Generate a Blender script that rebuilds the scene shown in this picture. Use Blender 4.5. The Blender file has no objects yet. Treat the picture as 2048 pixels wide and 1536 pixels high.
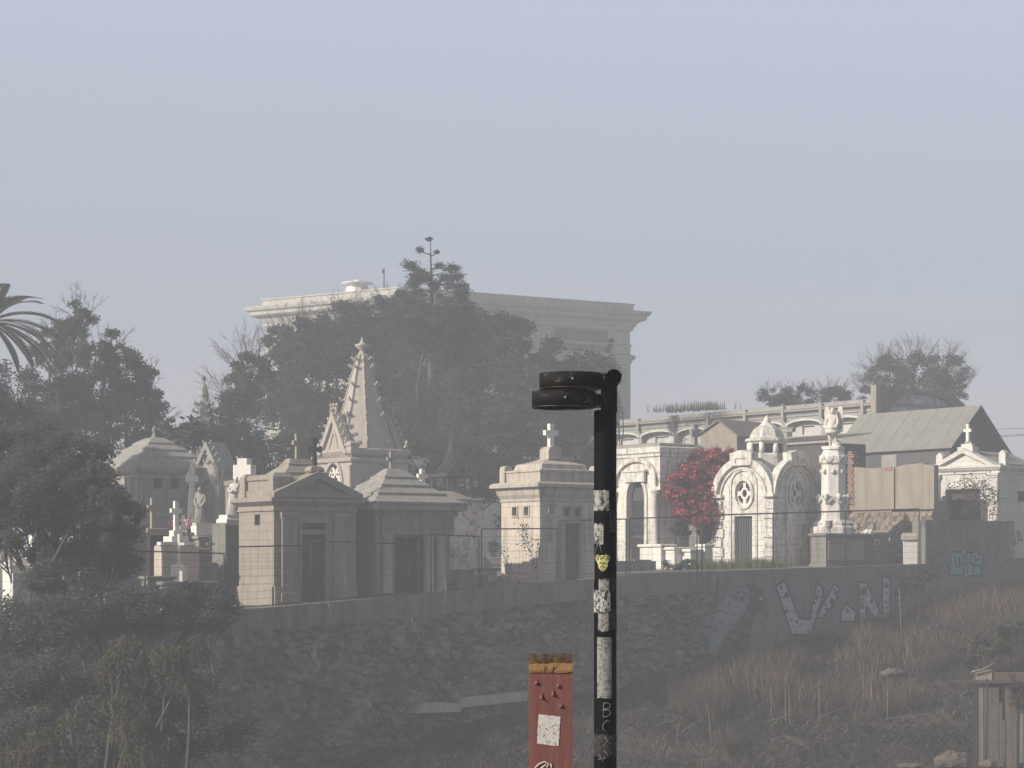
import bpy, math, random
import numpy as np
from mathutils import Vector, Matrix, noise
from mathutils.geometry import tessellate_polygon
scn = bpy.context.scene
col = scn.collection
R = math.radians
cos, sin, pi = math.cos, math.sin, math.pi
rnd = random.Random(7)
rng = np.random.default_rng(11)
# measured camera: focal length 4380 px on a 2048 px wide frame, eye level at row 1130
FOC, HOR, MID = 4380.0, 1130.0, 1024.0
def X(px, D): return (px-MID)/FOC*D
def Z(py, D): return (HOR-py)/FOC*D
def P(px, py, D): return Vector((X(px, D), D, Z(py, D)))

class MB:
    """collects shapes for ONE mesh object"""
    def __init__(s): s.v = []; s.f = []; s.sm = []
    def add(s, vs, fs, M=None, sm=False):
        o = len(s.v)
        s.v += [tuple(M @ Vector(v)) for v in vs] if M is not None else [tuple(v) for v in vs]
        s.f += [tuple(i+o for i in f) for f in fs]
        s.sm += [sm]*len(fs)
        return s
    def box(s, x0, x1, y0, y1, z0, z1, M=None):
        vs = [(x0,y0,z0),(x1,y0,z0),(x1,y1,z0),(x0,y1,z0),(x0,y0,z1),(x1,y0,z1),(x1,y1,z1),(x0,y1,z1)]
        return s.add(vs, [(0,3,2,1),(4,5,6,7),(0,1,5,4),(1,2,6,5),(2,3,7,6),(3,0,4,7)], M)
    def plate(s, outer, holes=(), y0=0.0, y1=0.1, M=None):
        """polygon in x,z (with holes) extruded along y"""
        def area(p): return sum(p[i][0]*p[(i+1)%len(p)][1]-p[(i+1)%len(p)][0]*p[i][1] for i in range(len(p)))
        loops = [list(outer) if area(outer) > 0 else list(outer)[::-1]]
        for h in holes: loops.append(list(h) if area(h) < 0 else list(h)[::-1])
        pts = [p for l in loops for p in l]; n = len(pts)
        tris = tessellate_polygon([[Vector((p[0], p[1], 0)) for p in l] for l in loops])
        vs = [(p[0], y0, p[1]) for p in pts]+[(p[0], y1, p[1]) for p in pts]
        fs = []
        for a, b, c in tris:
            A, B, C = pts[a], pts[b], pts[c]
            if (B[0]-A[0])*(C[1]-A[1])-(C[0]-A[0])*(B[1]-A[1]) < 0: b, c = c, b
            fs.append((a, b, c)); fs.append((a+n, c+n, b+n))
        o = 0
        for l in loops:
            m = len(l)
            for i in range(m):
                j = (i+1) % m
                fs.append((o+i, o+i+n, o+j+n, o+j))
            o += m
        return s.add(vs, fs, M)
    def rings(s, poly, prof, M=None, bot=False, top=True):
        """convex or mild footprint (ccw x,y) swept through profile [(outward offset, z)]"""
        n = len(poly); off = []
        for i in range(n):
            a, b, c = Vector(poly[i-1]), Vector(poly[i]), Vector(poly[(i+1) % n])
            e1, e2 = (b-a).normalized(), (c-b).normalized()
            n1, n2 = Vector((e1.y, -e1.x)), Vector((e2.y, -e2.x))
            off.append((n1+n2)/(1+n1.dot(n2)))
        vs = [(poly[i][0]+off[i].x*o, poly[i][1]+off[i].y*o, z) for o, z in prof for i in range(n)]
        fs = [(k*n+i, k*n+(i+1) % n, (k+1)*n+(i+1) % n, (k+1)*n+i) for k in range(len(prof)-1) for i in range(n)]
        if top: fs.append(tuple((len(prof)-1)*n+i for i in range(n)))
        if bot: fs.append(tuple(n-1-i for i in range(n)))
        return s.add(vs, fs, M)
    def rect(s, w, l, prof, M=None, c=(0, 0), bot=False, top=True):
        x, y = c
        return s.rings([(x-w/2, y-l/2), (x+w/2, y-l/2), (x+w/2, y+l/2), (x-w/2, y+l/2)], prof, M, bot, top)
    def lathe(s, prof, n=16, c=(0, 0, 0), M=None, sm=True, rot=0.0):
        vs = [(c[0]+r*cos(2*pi*i/n+rot), c[1]+r*sin(2*pi*i/n+rot), c[2]+z) for r, z in prof for i in range(n)]
        fs = [(k*n+i, k*n+(i+1) % n, (k+1)*n+(i+1) % n, (k+1)*n+i) for k in range(len(prof)-1) for i in range(n)]
        s.add(vs, fs, M, sm)
        s.add(vs[-n:], [tuple(range(n))], M); s.add(vs[:n], [tuple(range(n))[::-1]], M)
        return s
    def tube(s, pts, r, n=6, M=None, sm=True, cap=True):
        pts = [Vector(p) for p in pts]
        rs = r if isinstance(r, (list, tuple)) else [r]*len(pts)
        vs = []
        t0 = (pts[1]-pts[0]).normalized()
        u = t0.orthogonal().normalized()
        for k, p in enumerate(pts):
            t = (pts[min(k+1, len(pts)-1)]-pts[max(k-1, 0)]).normalized()
            u = (u-t*u.dot(t))
            u = u.normalized() if u.length > 1e-6 else t.orthogonal().normalized()
            w = t.cross(u)
            vs += [p+(u*cos(2*pi*i/n)+w*sin(2*pi*i/n))*rs[k] for i in range(n)]
        fs = [(k*n+i, k*n+(i+1) % n, (k+1)*n+(i+1) % n, (k+1)*n+i) for k in range(len(pts)-1) for i in range(n)]
        if cap: fs += [tuple(range(n))[::-1], tuple((len(pts)-1)*n+i for i in range(n))]
        return s.add(vs, fs, M, sm)
    def ball(s, c, rx, ry=None, rz=None, n=12, m=8, M=None):
        ry = ry or rx; rz = rz or rx
        prof = [(sin(pi*k/m), -cos(pi*k/m)) for k in range(m+1)]
        vs = [(c[0]+rx*max(a, .001)*cos(2*pi*i/n), c[1]+ry*max(a, .001)*sin(2*pi*i/n), c[2]+rz*b) for a, b in prof for i in range(n)]
        fs = [(k*n+i, k*n+(i+1) % n, (k+1)*n+(i+1) % n, (k+1)*n+i) for k in range(m) for i in range(n)]
        return s.add(vs, fs, M, True)
    def rock(s, c, r, seed, sq=(1, 1, 1)):
        o = len(s.v); s.ball(c, r*sq[0], r*sq[1], r*sq[2], 14, 9)
        for i in range(o, len(s.v)):
            v = Vector(s.v[i])-Vector(c)
            k = 1+.45*noise.noise(v.normalized()*1.6+Vector((seed, 0, 0)))
            s.v[i] = tuple(Vector(c)+v*k)
        for i in range(len(s.sm)): s.sm[i] = False
        return s
    def build(s, name, m, parent=None):
        me = bpy.data.meshes.new(name)
        me.from_pydata(s.v, [], s.f)
        me.polygons.foreach_set('use_smooth', s.sm)
        me.update()
        return link(name, me, m, parent)
def link(name, me, m, parent=None):
    o = bpy.data.objects.new(name, me); col.objects.link(o)
    if m is not None: me.materials.append(m)
    o.parent = parent
    return o
def tag(o, label=None, cat=None, group=None, kind=None):
    if label: o['label'] = label
    if cat: o['category'] = cat
    if group: o['group'] = group
    if kind: o['kind'] = kind
    return o
def thing(name, label, cat, loc=(0, 0, 0), rot=0.0, group=None):
    o = bpy.data.objects.new(name, None); col.objects.link(o)
    o.location = loc; o.rotation_euler = (0, 0, R(rot))
    o.empty_display_size = .2
    return tag(o, label, cat, group)
def place(name, label, cat, px, D, z, rot, corner=(0, 0), group=None):
    """thing whose local point `corner` stands at column px, distance D"""
    a = R(rot); c = corner
    return thing(name, label, cat, (X(px, D)-(c[0]*cos(a)-c[1]*sin(a)), D-(c[0]*sin(a)+c[1]*cos(a)), z), rot, group)
ML = Matrix.Rotation(R(-90), 4, 'Z')      # front plate -> left (-x) side
MR = Matrix.Rotation(R(90), 4, 'Z')       # front plate -> right (+x) side
def rc(x0, x1, z0, z1): return [(x0, z0), (x1, z0), (x1, z1), (x0, z1)]
def arcp(cx, cz, rx, rz, a0, a1, n): return [(cx+rx*cos(R(a0+(a1-a0)*i/n)), cz+rz*sin(R(a0+(a1-a0)*i/n))) for i in range(n+1)]
def circ(cx, cz, rx, rz=None, n=20): return arcp(cx, cz, rx, rz or rx, 0, 360, n)[:-1]
def arch(x0, x1, z0, zs, rise=None, n=14):
    """door shape with a round (or elliptical) head springing at zs"""
    c, r = (x0+x1)/2, (x1-x0)/2
    return [(x0, z0), (x1, z0)]+arcp(c, zs, r, rise or r, 0, 180, n)
def gothic(x0, x1, z0, zs, rise, n=7):
    c, w = (x0+x1)/2, (x1-x0)/2
    rr = (w*w+rise*rise)/(2*w); a = math.degrees(math.asin(min(1, rise/rr)))
    return [(x0, z0), (x1, z0)]+arcp(x1-rr, zs, rr, rr, 0, a, n)+arcp(x0+rr, zs, rr, rr, 180-a, 180, n)[1:]

# ------------------------------------------------------------------ materials
def new_mat(name):
    m = bpy.data.materials.new(name); m.use_nodes = True
    nt = m.node_tree; b = nt.nodes['Principled BSDF']
    return m, nt, b
def N(nt, t, **kw):
    n = nt.nodes.new(t)
    for k, v in kw.items():
        if k in n.inputs: n.inputs[k].default_value = v
        else: setattr(n, k, v)
    return n
def c4(c): return (c[0], c[1], c[2], 1)
def ramp(nt, src, stops):
    r = nt.nodes.new('ShaderNodeValToRGB')
    e = r.color_ramp.elements
    while len(e) < len(stops): e.new(.5)
    for i, (p, c) in enumerate(stops):
        e[i].position = p; e[i].color = c4(c) if not isinstance(c, float) else (c, c, c, 1)
    nt.links.new(src, r.inputs[0])
    return r.outputs[0]
def mix(nt, f, a, b, mode='MIX'):
    m = nt.nodes.new('ShaderNodeMix'); m.data_type = 'RGBA'; m.blend_type = mode
    for s, v in ((m.inputs[0], f), (m.inputs[6], a), (m.inputs[7], b)):
        if isinstance(v, bpy.types.NodeSocket): nt.links.new(v, s)
        else: s.default_value = v if isinstance(v, float) else c4(v)
    return m.outputs[2]
def coords(nt):
    tc = nt.nodes.new('ShaderNodeTexCoord'); oi = nt.nodes.new('ShaderNodeObjectInfo')
    sc = N(nt, 'ShaderNodeMath', operation='MULTIPLY'); nt.links.new(oi.outputs['Random'], sc.inputs[0]); sc.inputs[1].default_value = 37.0
    ad = N(nt, 'ShaderNodeVectorMath', operation='ADD')
    nt.links.new(tc.outputs['Object'], ad.inputs[0]); nt.links.new(sc.outputs[0], ad.inputs[1])
    return tc.outputs['Object'], ad.outputs[0]
def noise_tex(nt, vec, scale, detail=4.0, rough=.6, dist=0.0, stretch=None):
    if stretch:
        mp = nt.nodes.new('ShaderNodeMapping'); mp.inputs['Scale'].default_value = stretch
        nt.links.new(vec, mp.inputs[0]); vec = mp.outputs[0]
    n = N(nt, 'ShaderNodeTexNoise', Scale=scale, Detail=detail, Roughness=rough, Distortion=dist)
    nt.links.new(vec, n.inputs['Vector'])
    return n.outputs['Fac']
def stone(name, a, b, scale=2.2, streak=None, amt=.55, rough=.9, bump=.25, joints=None, spots=None, spamt=.6):
    m, nt, bs = new_mat(name)
    raw, v = coords(nt)
    c = mix(nt, ramp(nt, noise_tex(nt, v, scale, 6, .65), [(.34, 0.0), (.68, 1.0)]), a, b)
    f = noise_tex(nt, v, scale*9, 4, .7)
    c = mix(nt, .35, c, ramp(nt, f, [(.3, tuple(x*.72 for x in a)), (.7, tuple(min(1, x*1.12) for x in a))]))
    if streak:
        s = ramp(nt, noise_tex(nt, v, 1.0, 5, .6, .3, (5, 5, .55)), [(.47, 0.0), (.68, amt)])
        c = mix(nt, s, c, streak)
    if spots:
        s = ramp(nt, noise_tex(nt, v, scale*2.6, 7, .75, .6), [(.53, 0.0), (.6, spamt)])
        c = mix(nt, s, c, spots)
    h = f
    if joints:
        w, hh, jc, ja = joints
        sx = nt.nodes.new('ShaderNodeSeparateXYZ'); nt.links.new(raw, sx.inputs[0])
        ad = N(nt, 'ShaderNodeMath', operation='ADD'); nt.links.new(sx.outputs[0], ad.inputs[0]); nt.links.new(sx.outputs[1], ad.inputs[1])
        cb = nt.nodes.new('ShaderNodeCombineXYZ'); nt.links.new(ad.outputs[0], cb.inputs[0]); nt.links.new(sx.outputs[2], cb.inputs[1])
        br = N(nt, 'ShaderNodeTexBrick', Scale=1.0); br.inputs['Mortar Size'].default_value = min(w, hh)*.035+.004
        br.inputs['Brick Width'].default_value = w; br.inputs['Row Height'].default_value = hh
        br.inputs['Color1'].default_value = (0, 0, 0, 1); br.inputs['Color2'].default_value = (0, 0, 0, 1); br.inputs['Mortar'].default_value = (1, 1, 1, 1)
        nt.links.new(cb.outputs[0], br.inputs['Vector'])
        jm = N(nt, 'ShaderNodeMath', operation='MULTIPLY'); nt.links.new(br.outputs['Color'], jm.inputs[0]); jm.inputs[1].default_value = ja
        c = mix(nt, jm.outputs[0], c, jc)
    nt.links.new(c, bs.inputs['Base Color'])
    bs.inputs['Roughness'].default_value = rough
    bs.inputs['Specular IOR Level'].default_value = .25
    bp = N(nt, 'ShaderNodeBump', Strength=bump, Distance=.03); nt.links.new(h, bp.inputs['Height']); nt.links.new(bp.outputs[0], bs.inputs['Normal'])
    return m
def flat(name, a, rough=.7, metal=0.0, var=.25):
    m, nt, bs = new_mat(name)
    raw, v = coords(nt)
    c = mix(nt, noise_tex(nt, v, 6, 5, .7), tuple(x*(1-var) for x in a), tuple(x*(1+var) for x in a))
    nt.links.new(c, bs.inputs['Base Color']); bs.inputs['Roughness'].default_value = rough; bs.inputs['Metallic'].default_value = metal
    return m
def leafmat(name, cols, trans=.25, clump=.5):
    m, nt, bs = new_mat(name)
    g = nt.nodes.new('ShaderNodeNewGeometry'); raw, v = coords(nt)
    n1 = len(cols)
    c = ramp(nt, g.outputs['Random Per Island'], [(i/max(1, n1-1), k) for i, k in enumerate(cols)])
    big = ramp(nt, noise_tex(nt, raw, clump, 3, .6), [(.35, tuple(x*.75 for x in cols[0])), (.65, tuple(x*1.15 for x in cols[-1]))])
    c = mix(nt, .45, c, big)
    nt.links.new(c, bs.inputs['Base Color']); bs.inputs['Roughness'].default_value = .75; bs.inputs['Specular IOR Level'].default_value = .2
    if trans:
        tr = nt.nodes.new('ShaderNodeBsdfTranslucent'); nt.links.new(c, tr.inputs['Color'])
        ms = nt.nodes.new('ShaderNodeMixShader'); ms.inputs[0].default_value = trans
        nt.links.new(bs.outputs[0], ms.inputs[1]); nt.links.new(tr.outputs[0], ms.inputs[2])
        nt.links.new(ms.outputs[0], nt.nodes['Material Output'].inputs['Surface'])
    return m
def splotch(name, base, over, scale, lo, hi, rough=.8, stretch=None, metal=0.0):
    m, nt, bs = new_mat(name); raw, v = coords(nt)
    c = mix(nt, ramp(nt, noise_tex(nt, v, scale, 6, .75, .5, stretch), [(lo, 0.0), (hi, 1.0)]), base, over)
    nt.links.new(c, bs.inputs['Base Color']); bs.inputs['Roughness'].default_value = rough; bs.inputs['Metallic'].default_value = metal
    bs.inputs['Specular IOR Level'].default_value = .18
    return m

TAN = stone('tan_stucco', (.315, .28, .23), (.25, .222, .182), 1.8, (.17, .15, .125), .65, joints=(.9, .26, (.13, .11, .09), .45))
TAN_TRIM = stone('tan_trim', (.32, .285, .235), (.24, .213, .175), 2.4, (.17, .15, .12), .6)
GREY = stone('grey_stucco', (.27, .26, .24), (.20, .195, .18), 1.6, (.12, .118, .11), .5, joints=(1.2, .3, (.1, .1, .09), .25))
GREY_TRIM = stone('grey_trim', (.33, .315, .285), (.23, .22, .2), 2.2, (.13, .125, .115), .55)
COLM = stone('pale_column_stone', (.46, .43, .37), (.36, .335, .285), 2.4, (.2, .19, .165), .5)
BUFF = stone('buff_stone', (.58, .515, .43), (.49, .43, .355), 1.7, (.21, .18, .145), .6, joints=(3.0, .36, (.24, .2, .16), .4))
BUFF_TRIM = stone('buff_trim', (.47, .42, .35), (.36, .32, .265), 2.4, (.17, .15, .125), .65)
GOTH = stone('gothic_stone', (.43, .385, .33), (.33, .295, .25), 1.6, (.24, .215, .18), .5)
MARB = stone('weathered_marble', (.72, .69, .63), (.60, .57, .51), 1.8, (.20, .188, .165), .72, spots=(.27, .255, .23), spamt=.65, joints=(1.1, .3, (.3, .285, .26), .28))
MARB_TRIM = stone('marble_trim', (.70, .67, .61), (.54, .51, .46), 2.4, (.19, .18, .16), .7, spots=(.24, .23, .205), spamt=.7)
WHITE = stone('clean_marble', (.74, .71, .66), (.63, .60, .55), 2.0, (.42, .40, .36), .45)
STAT = stone('statue_marble', (.70, .66, .59), (.57, .53, .47), 5.0, (.36, .34, .3), .45, bump=.4)
GSTAT = stone('grey_statue_stone', (.36, .35, .32), (.25, .245, .225), 5.0, (.15, .147, .135), .5, bump=.4)
CONC = stone('old_concrete', (.215, .205, .185), (.15, .145, .132), 1.1, (.085, .08, .073), .6, spots=(.09, .088, .08), spamt=.5)
CONC_LT = stone('pale_concrete', (.30, .29, .265), (.21, .2, .185), 1.3, (.12, .115, .105), .5)
MOTTLED = stone('mottled_tomb_plaster', (.62, .62, .61), (.46, .46, .455), 1.6, (.22, .22, .215), .6, spots=(.10, .102, .098), spamt=.9)
PLAST = stone('beige_plaster', (.31, .27, .215), (.245, .215, .175), .9, (.16, .138, .11), .6)
PAINT = stone('dirty_white_paint', (.62, .60, .55), (.50, .485, .45), 1.0, (.34, .33, .30), .45, joints=(1.2, .4, (.33, .3, .27), .35))
OLDW = stone('old_plaster_wall', (.33, .315, .285), (.25, .24, .22), .7, (.17, .165, .15), .5)
PALACE = stone('palace_plaster', (.47, .455, .41), (.36, .35, .315), .5, (.22, .215, .2), .5)
ROOFSH = stone('corrugated_grey_sheet', (.23, .225, .20), (.185, .18, .165), .8, (.14, .135, .12), .5, .6, .1)
DIRT = stone('dry_soil', (.115, .095, .072), (.075, .064, .05), .8, None, spots=(.055, .06, .04), spamt=.6)
GRAVEL = stone('cemetery_earth', (.17, .155, .125), (.10, .105, .07), .6, None)
BRICK = stone('red_brick', (.30, .17, .12), (.22, .125, .09), 2.5, (.12, .08, .06), .4, joints=(.24, .085, (.30, .27, .23), .8))
DARK = flat('dark_opening', (.016, .016, .018), .6)
DOOR = flat('dark_grey_metal_door', (.055, .055, .058), .55)
DOOR2 = flat('charcoal_door', (.030, .030, .033), .6)
IRON = flat('dark_iron', (.020, .019, .018), .6, .3)
RUSTW = flat('thin_wire', (.05, .045, .042), .6, .4)
BLACKP = splotch('black_pole_paint', (.0022, .0022, .0026), (.007, .0068, .0068), 9, .55, .75, .62)
BLACKP.node_tree.nodes['Principled BSDF'].inputs['Specular IOR Level'].default_value = .04
STEELIN = flat('black_tube_inside', (.003, .003, .003), .9)
HOOP = splotch('rusted_black_hoop', (.006, .0058, .0058), (.13, .115, .10), 14, .55, .68, .75, (1, 1, 1.5))
BARK = stone('bark', (.085, .075, .062), (.05, .044, .038), 3, None)
TWIG = flat('bare_twig', (.075, .068, .06), .9)
PALETWIG = flat('dry_pale_twig', (.27, .235, .18), .9)
LEAF_D = leafmat('dark_evergreen_leaf', [(.014, .021, .011), (.026, .035, .018), (.046, .056, .028)])
LEAF_M = leafmat('mid_green_leaf', [(.021, .028, .014), (.038, .046, .022), (.08, .083, .04)])
LEAF_O = leafmat('olive_pepper_leaf', [(.055, .058, .032), (.09, .088, .05), (.14, .13, .08)])
LEAF_G = leafmat('glossy_big_leaf', [(.03, .045, .025), (.06, .08, .045), (.13, .15, .10)])
LEAF_H = leafmat('fog_paled_leaf', [(.095, .10, .08), (.11, .113, .092), (.128, .13, .105)], .5)  # extra fog veil on the left foliage is put into this pale colour
LEAF_P = leafmat('palm_leaf', [(.035, .045, .028), (.06, .07, .042), (.09, .098, .06)])
LEAF_B = leafmat('brown_scrub_leaf', [(.05, .045, .03), (.085, .072, .05), (.12, .10, .07)])
LEAF_C = leafmat('conifer_needle', [(.016, .022, .014), (.026, .034, .02), (.038, .047, .028)], .1)
LEAF_R = leafmat('red_bougainvillea', [(.24, .07, .065), (.44, .075, .09), (.15, .10, .065), (.62, .10, .13)], .3, 1.6)
GRASS = leafmat('dry_grass_blade', [(.07, .05, .036), (.125, .088, .06), (.195, .14, .09)], .2, .22)
GRASSG = leafmat('short_green_grass', [(.06, .075, .025), (.10, .115, .04), (.15, .15, .06)], .2, .6)
PINK = flat('pink_flower', (.45, .14, .19), .8)

# ------------------------------------------------------------------ reusable part makers
def cross(name, mat, parent, c, h, w, t, d=None, arm=.62, flare=0.0):
    """latin cross as one part; c = foot centre"""
    d = d or t
    b = MB(); x, y, z = c; az = z+h*arm
    f = t*flare
    pts = [(-t/2-f*.4, z), (t/2+f*.4, z), (t/2, az-t/2), (w/2, az-t/2-f), (w/2, az+t/2+f), (t/2, az+t/2), (t/2+f, z+h), (-t/2-f, z+h), (-t/2, az+t/2), (-w/2, az+t/2+f), (-w/2, az-t/2-f), (-t/2, az-t/2)]
    b.plate([(x+p[0], p[1]) for p in pts], (), y-d/2, y+d/2)
    return b.build(name, mat, parent)
def pilaster(parent, mat, x0, x1, y, z0, z1, d=.09):
    b = MB(); b.box(x0, x1, y-d, y+.02, z0+.3, z1-.2)
    b.rect(x1-x0, d, [(.0, z0), (.05, z0+.003), (.05, z0+.26), (.0, z0+.3)], None, ((x0+x1)/2, y-d/2), False, False)
    b.rect(x1-x0, d, [(.0, z1-.22), (.03, z1-.18), (.03, z1-.14), (.06, z1-.1), (.06, z1-.003)], None, ((x0+x1)/2, y-d/2))
    return b.build('pilaster', mat, parent)
def door(parent, mat, x0, x1, y, z0, z1, leaves=2, M=None):
    b = MB(); n = leaves; w = (x1-x0)/n
    for k in range(n):
        a = x0+k*w; b.box(a+.004, a+w-.004, y, y+.04, z0, z1, M)
        for j in range(2):
            q = z0+.12+j*(z1-z0)*.48
            b.plate(rc(a+.05, a+w-.05, q, q+(z1-z0)*.40), [rc(a+.09, a+w-.09, q+.04, q+(z1-z0)*.40-.04)], y-.02, y-.002, M)
    return b.build('door', mat, parent)
def urn(name, label, mat, loc, h=.45, group=None):
    b = MB(); k = h/.45
    b.lathe([(.11*k, 0), (.11*k, .03*k), (.05*k, .06*k), (.045*k, .1*k), (.13*k, .2*k), (.15*k, .3*k), (.11*k, .36*k), (.16*k, .42*k), (.16*k, .45*k), (.1*k, .45*k)], 14)
    o = b.build(name, mat); o.location = loc
    return tag(o, label, 'urn', group)

# ------------------------------------------------------------------ camera, light, air
cam = bpy.data.cameras.new('camera'); co = bpy.data.objects.new('camera', cam); col.objects.link(co)
co.location = (0, 0, 0); co.rotation_euler = (R(90), 0, 0)
cam.sensor_width = 36; cam.lens = 36*FOC/2048; cam.shift_y = (HOR-768)/2048; cam.clip_end = 3000; cam.clip_start = .1
scn.camera = co
SUN_E, SUN_A = 30.0, 25.0       # height above the horizon; degrees behind due left
sd = bpy.data.lights.new('sun', 'SUN'); so = bpy.data.objects.new('sun', sd); col.objects.link(so)
sd.energy = 5.0; sd.angle = R(.6); sd.color = (1, .925, .82)
sv = Vector((-cos(R(SUN_E))*cos(R(SUN_A)), -cos(R(SUN_E))*sin(R(SUN_A)), sin(R(SUN_E))))
so.rotation_euler = sv.to_track_quat('Z', 'Y').to_euler()
wd = bpy.data.worlds.new('World'); scn.world = wd; wd.use_nodes = True
nt = wd.node_tree; bg = nt.nodes['Background']
sk = nt.nodes.new('ShaderNodeTexSky'); sk.sky_type = 'NISHITA'; sk.sun_disc = False
sk.sun_elevation = R(SUN_E); sk.sun_rotation = R(270-SUN_A); sk.dust_density = 3.0; sk.air_density = 1.0
nt.links.new(sk.outputs[0], bg.inputs[0]); bg.inputs[1].default_value = .05
# a bank of pale fog low in the sky, thinning towards the zenith
tc = nt.nodes.new('ShaderNodeTexCoord'); sx = nt.nodes.new('ShaderNodeSeparateXYZ'); nt.links.new(tc.outputs['Generated'], sx.inputs[0])
fog = ramp(nt, sx.outputs[2], [(0.0, (.26, .265, .335)), (.10, (.29, .30, .385)), (.25, (.54, .55, .65)), (.42, (.10, .11, .135)), (.7, (.05, .055, .07))])
# the bank lies ahead, over the hill; the slope and houses behind the viewer keep the sky there dim
fog = mix(nt, ramp(nt, N(nt, 'ShaderNodeMath', operation='MULTIPLY_ADD').outputs[0], [(.35, .85), (.72, 1.0)]), (0.0, 0.0, 0.0), fog)
_m = [n for n in nt.nodes if n.type == 'MATH'][-1]; nt.links.new(sx.outputs[1], _m.inputs[0]); _m.inputs[1].default_value = .5; _m.inputs[2].default_value = .5
b2 = nt.nodes.new('ShaderNodeBackground'); nt.links.new(fog, b2.inputs[0]); b2.inputs[1].default_value = .6
ad = nt.nodes.new('ShaderNodeAddShader'); nt.links.new(bg.outputs[0], ad.inputs[0]); nt.links.new(b2.outputs[0], ad.inputs[1])
nt.links.new(ad.outputs[0], nt.nodes['World Output'].inputs['Surface'])
scn.view_settings.view_transform = 'Standard'; scn.view_settings.look = 'None'; scn.view_settings.exposure = .25; scn.view_settings.gamma = 1
scn.cycles.use_denoising = True
scn.cycles.volume_bounces = 1; scn.cycles.max_bounces = 6; scn.cycles.transparent_max_bounces = 8
hz = MB(); hz.box(-260, 260, -60, 340, -16.4, 24)
hm = bpy.data.materials.new('thin_fog'); hm.use_nodes = True; ht = hm.node_tree; ht.nodes.remove(ht.nodes['Principled BSDF'])
pv = ht.nodes.new('ShaderNodeVolumePrincipled'); pv.inputs['Color'].default_value = (.87, .915, 1.0, 1); pv.inputs['Density'].default_value = .0030
ht.links.new(pv.outputs[0], ht.nodes['Material Output'].inputs['Volume'])
ho = hz.build('haze', hm); tag(ho, kind='stuff', label='thin grey fog hanging over the cemetery hill')

# ------------------------------------------------------------------ terrain
WA = Vector((-8.13, 62.0)); WU = Vector((.789, .614)); WN = Vector((-.614, .789)); WROT = math.degrees(math.atan2(.614, .789))
def ts(x, y):
    d = Vector((x, y))-WA
    return d.dot(WU), d.dot(WN)
def interp(t, tab):
    if t <= tab[0][0]: return tab[0][1]
    for (a, va), (b, vb) in zip(tab, tab[1:]):
        if t <= b: return va+(vb-va)*(t-a)/(b-a)
    return tab[-1][1]
WTOP = [(-30, -1.7), (-12, -1.6), (0, -1.3), (9, -.74), (15, -.33), (21.5, -.14), (29.3, .04), (45, .3)]
WFOOT = [(-40, -8.5), (-12, -7.2), (0, -6.2), (8.5, -4.8), (15, -3.85), (19.2, -3.25), (24.3, -2.45), (29.3, -1.5), (32.5, -1.15), (38, -.5), (60, .6)]
def zslope(t, s):
    s = -s
    z = interp(t, WFOOT)
    if s < 26: z -= .285*s
    else: z -= .285*26+.05*(s-26)
    return z
def ground_z(x, y):
    t, s = ts(x, y)
    if s >= 0: return interp(t, WTOP)-.03+.006*min(s, 60)
    z = zslope(t, s)
    zc = -1.62 if y < 13 else -1.62-.45*(y-13)
    return max(z, zc, -13.5) if y < 45 else max(z, -13.5)
def terrain_sheet(name, mat, label, ta, tb, na, sa, sb, ns, fn, amp):
    vs, fs = [], []
    for j in range(ns+1):
        for i in range(na+1):
            t = ta+(tb-ta)*i/na; s = sa+(sb-sa)*j/ns
            p = WA+WU*t+WN*s
            z = fn(p.x, p.y, t, s)+amp*(noise.fractal(Vector((p.x*.5, p.y*.5, 0)), 1, 2, 4)) if amp else fn(p.x, p.y, t, s)
            vs.append((p.x, p.y, z))
    n = na+1
    fs = [(j*n+i, j*n+i+1, (j+1)*n+i+1, (j+1)*n+i) for j in range(ns) for i in range(na)]
    b = MB(); b.add(vs, fs, None, True)
    return tag(b.build(name, mat), label, None, None, 'structure')
terrain_sheet('hillside', DIRT, 'overgrown slope below the cemetery wall', -75, 75, 300, -75, .12, 150, lambda x, y, t, s: ground_z(x, y) if s < -.2 else zslope(t, -.1), .12)
terrain_sheet('cemetery_ground', GRAVEL, 'bare earth terrace of the cemetery', -75, 75, 60, .1, 140, 60, lambda x, y, t, s: ground_z(x, y), 0)
g = MB(); g.add([(-255, -55, -15.2), (255, -55, -15.2), (255, 335, -15.2), (-255, 335, -15.2)], [(0, 1, 2, 3)])
tag(g.build('ground', DIRT), 'low ground reaching the horizon', None, None, 'structure')
# ------------------------------------------------------------------ retaining wall (local x runs along the wall)
def wt(px, py, off=0.0):
    """wall coordinate (t, z) of the picture point on the wall's face, off metres in front of it"""
    # X = (px-MID)/FOC*Y ; point = WA + WU t - WN off
    k = (px-MID)/FOC; a = WA-WN*off
    t = (k*a.y-a.x)/(WU.x-k*WU.y)
    return t, Z(py, a.y+WU.y*t)
wall = thing('retaining_wall', 'long grey retaining wall holding up the cemetery terrace, graffiti at its right end', 'retaining wall', (WA.x, WA.y, 0), WROT)
T0, T1 = -14.0, 33.9
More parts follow.
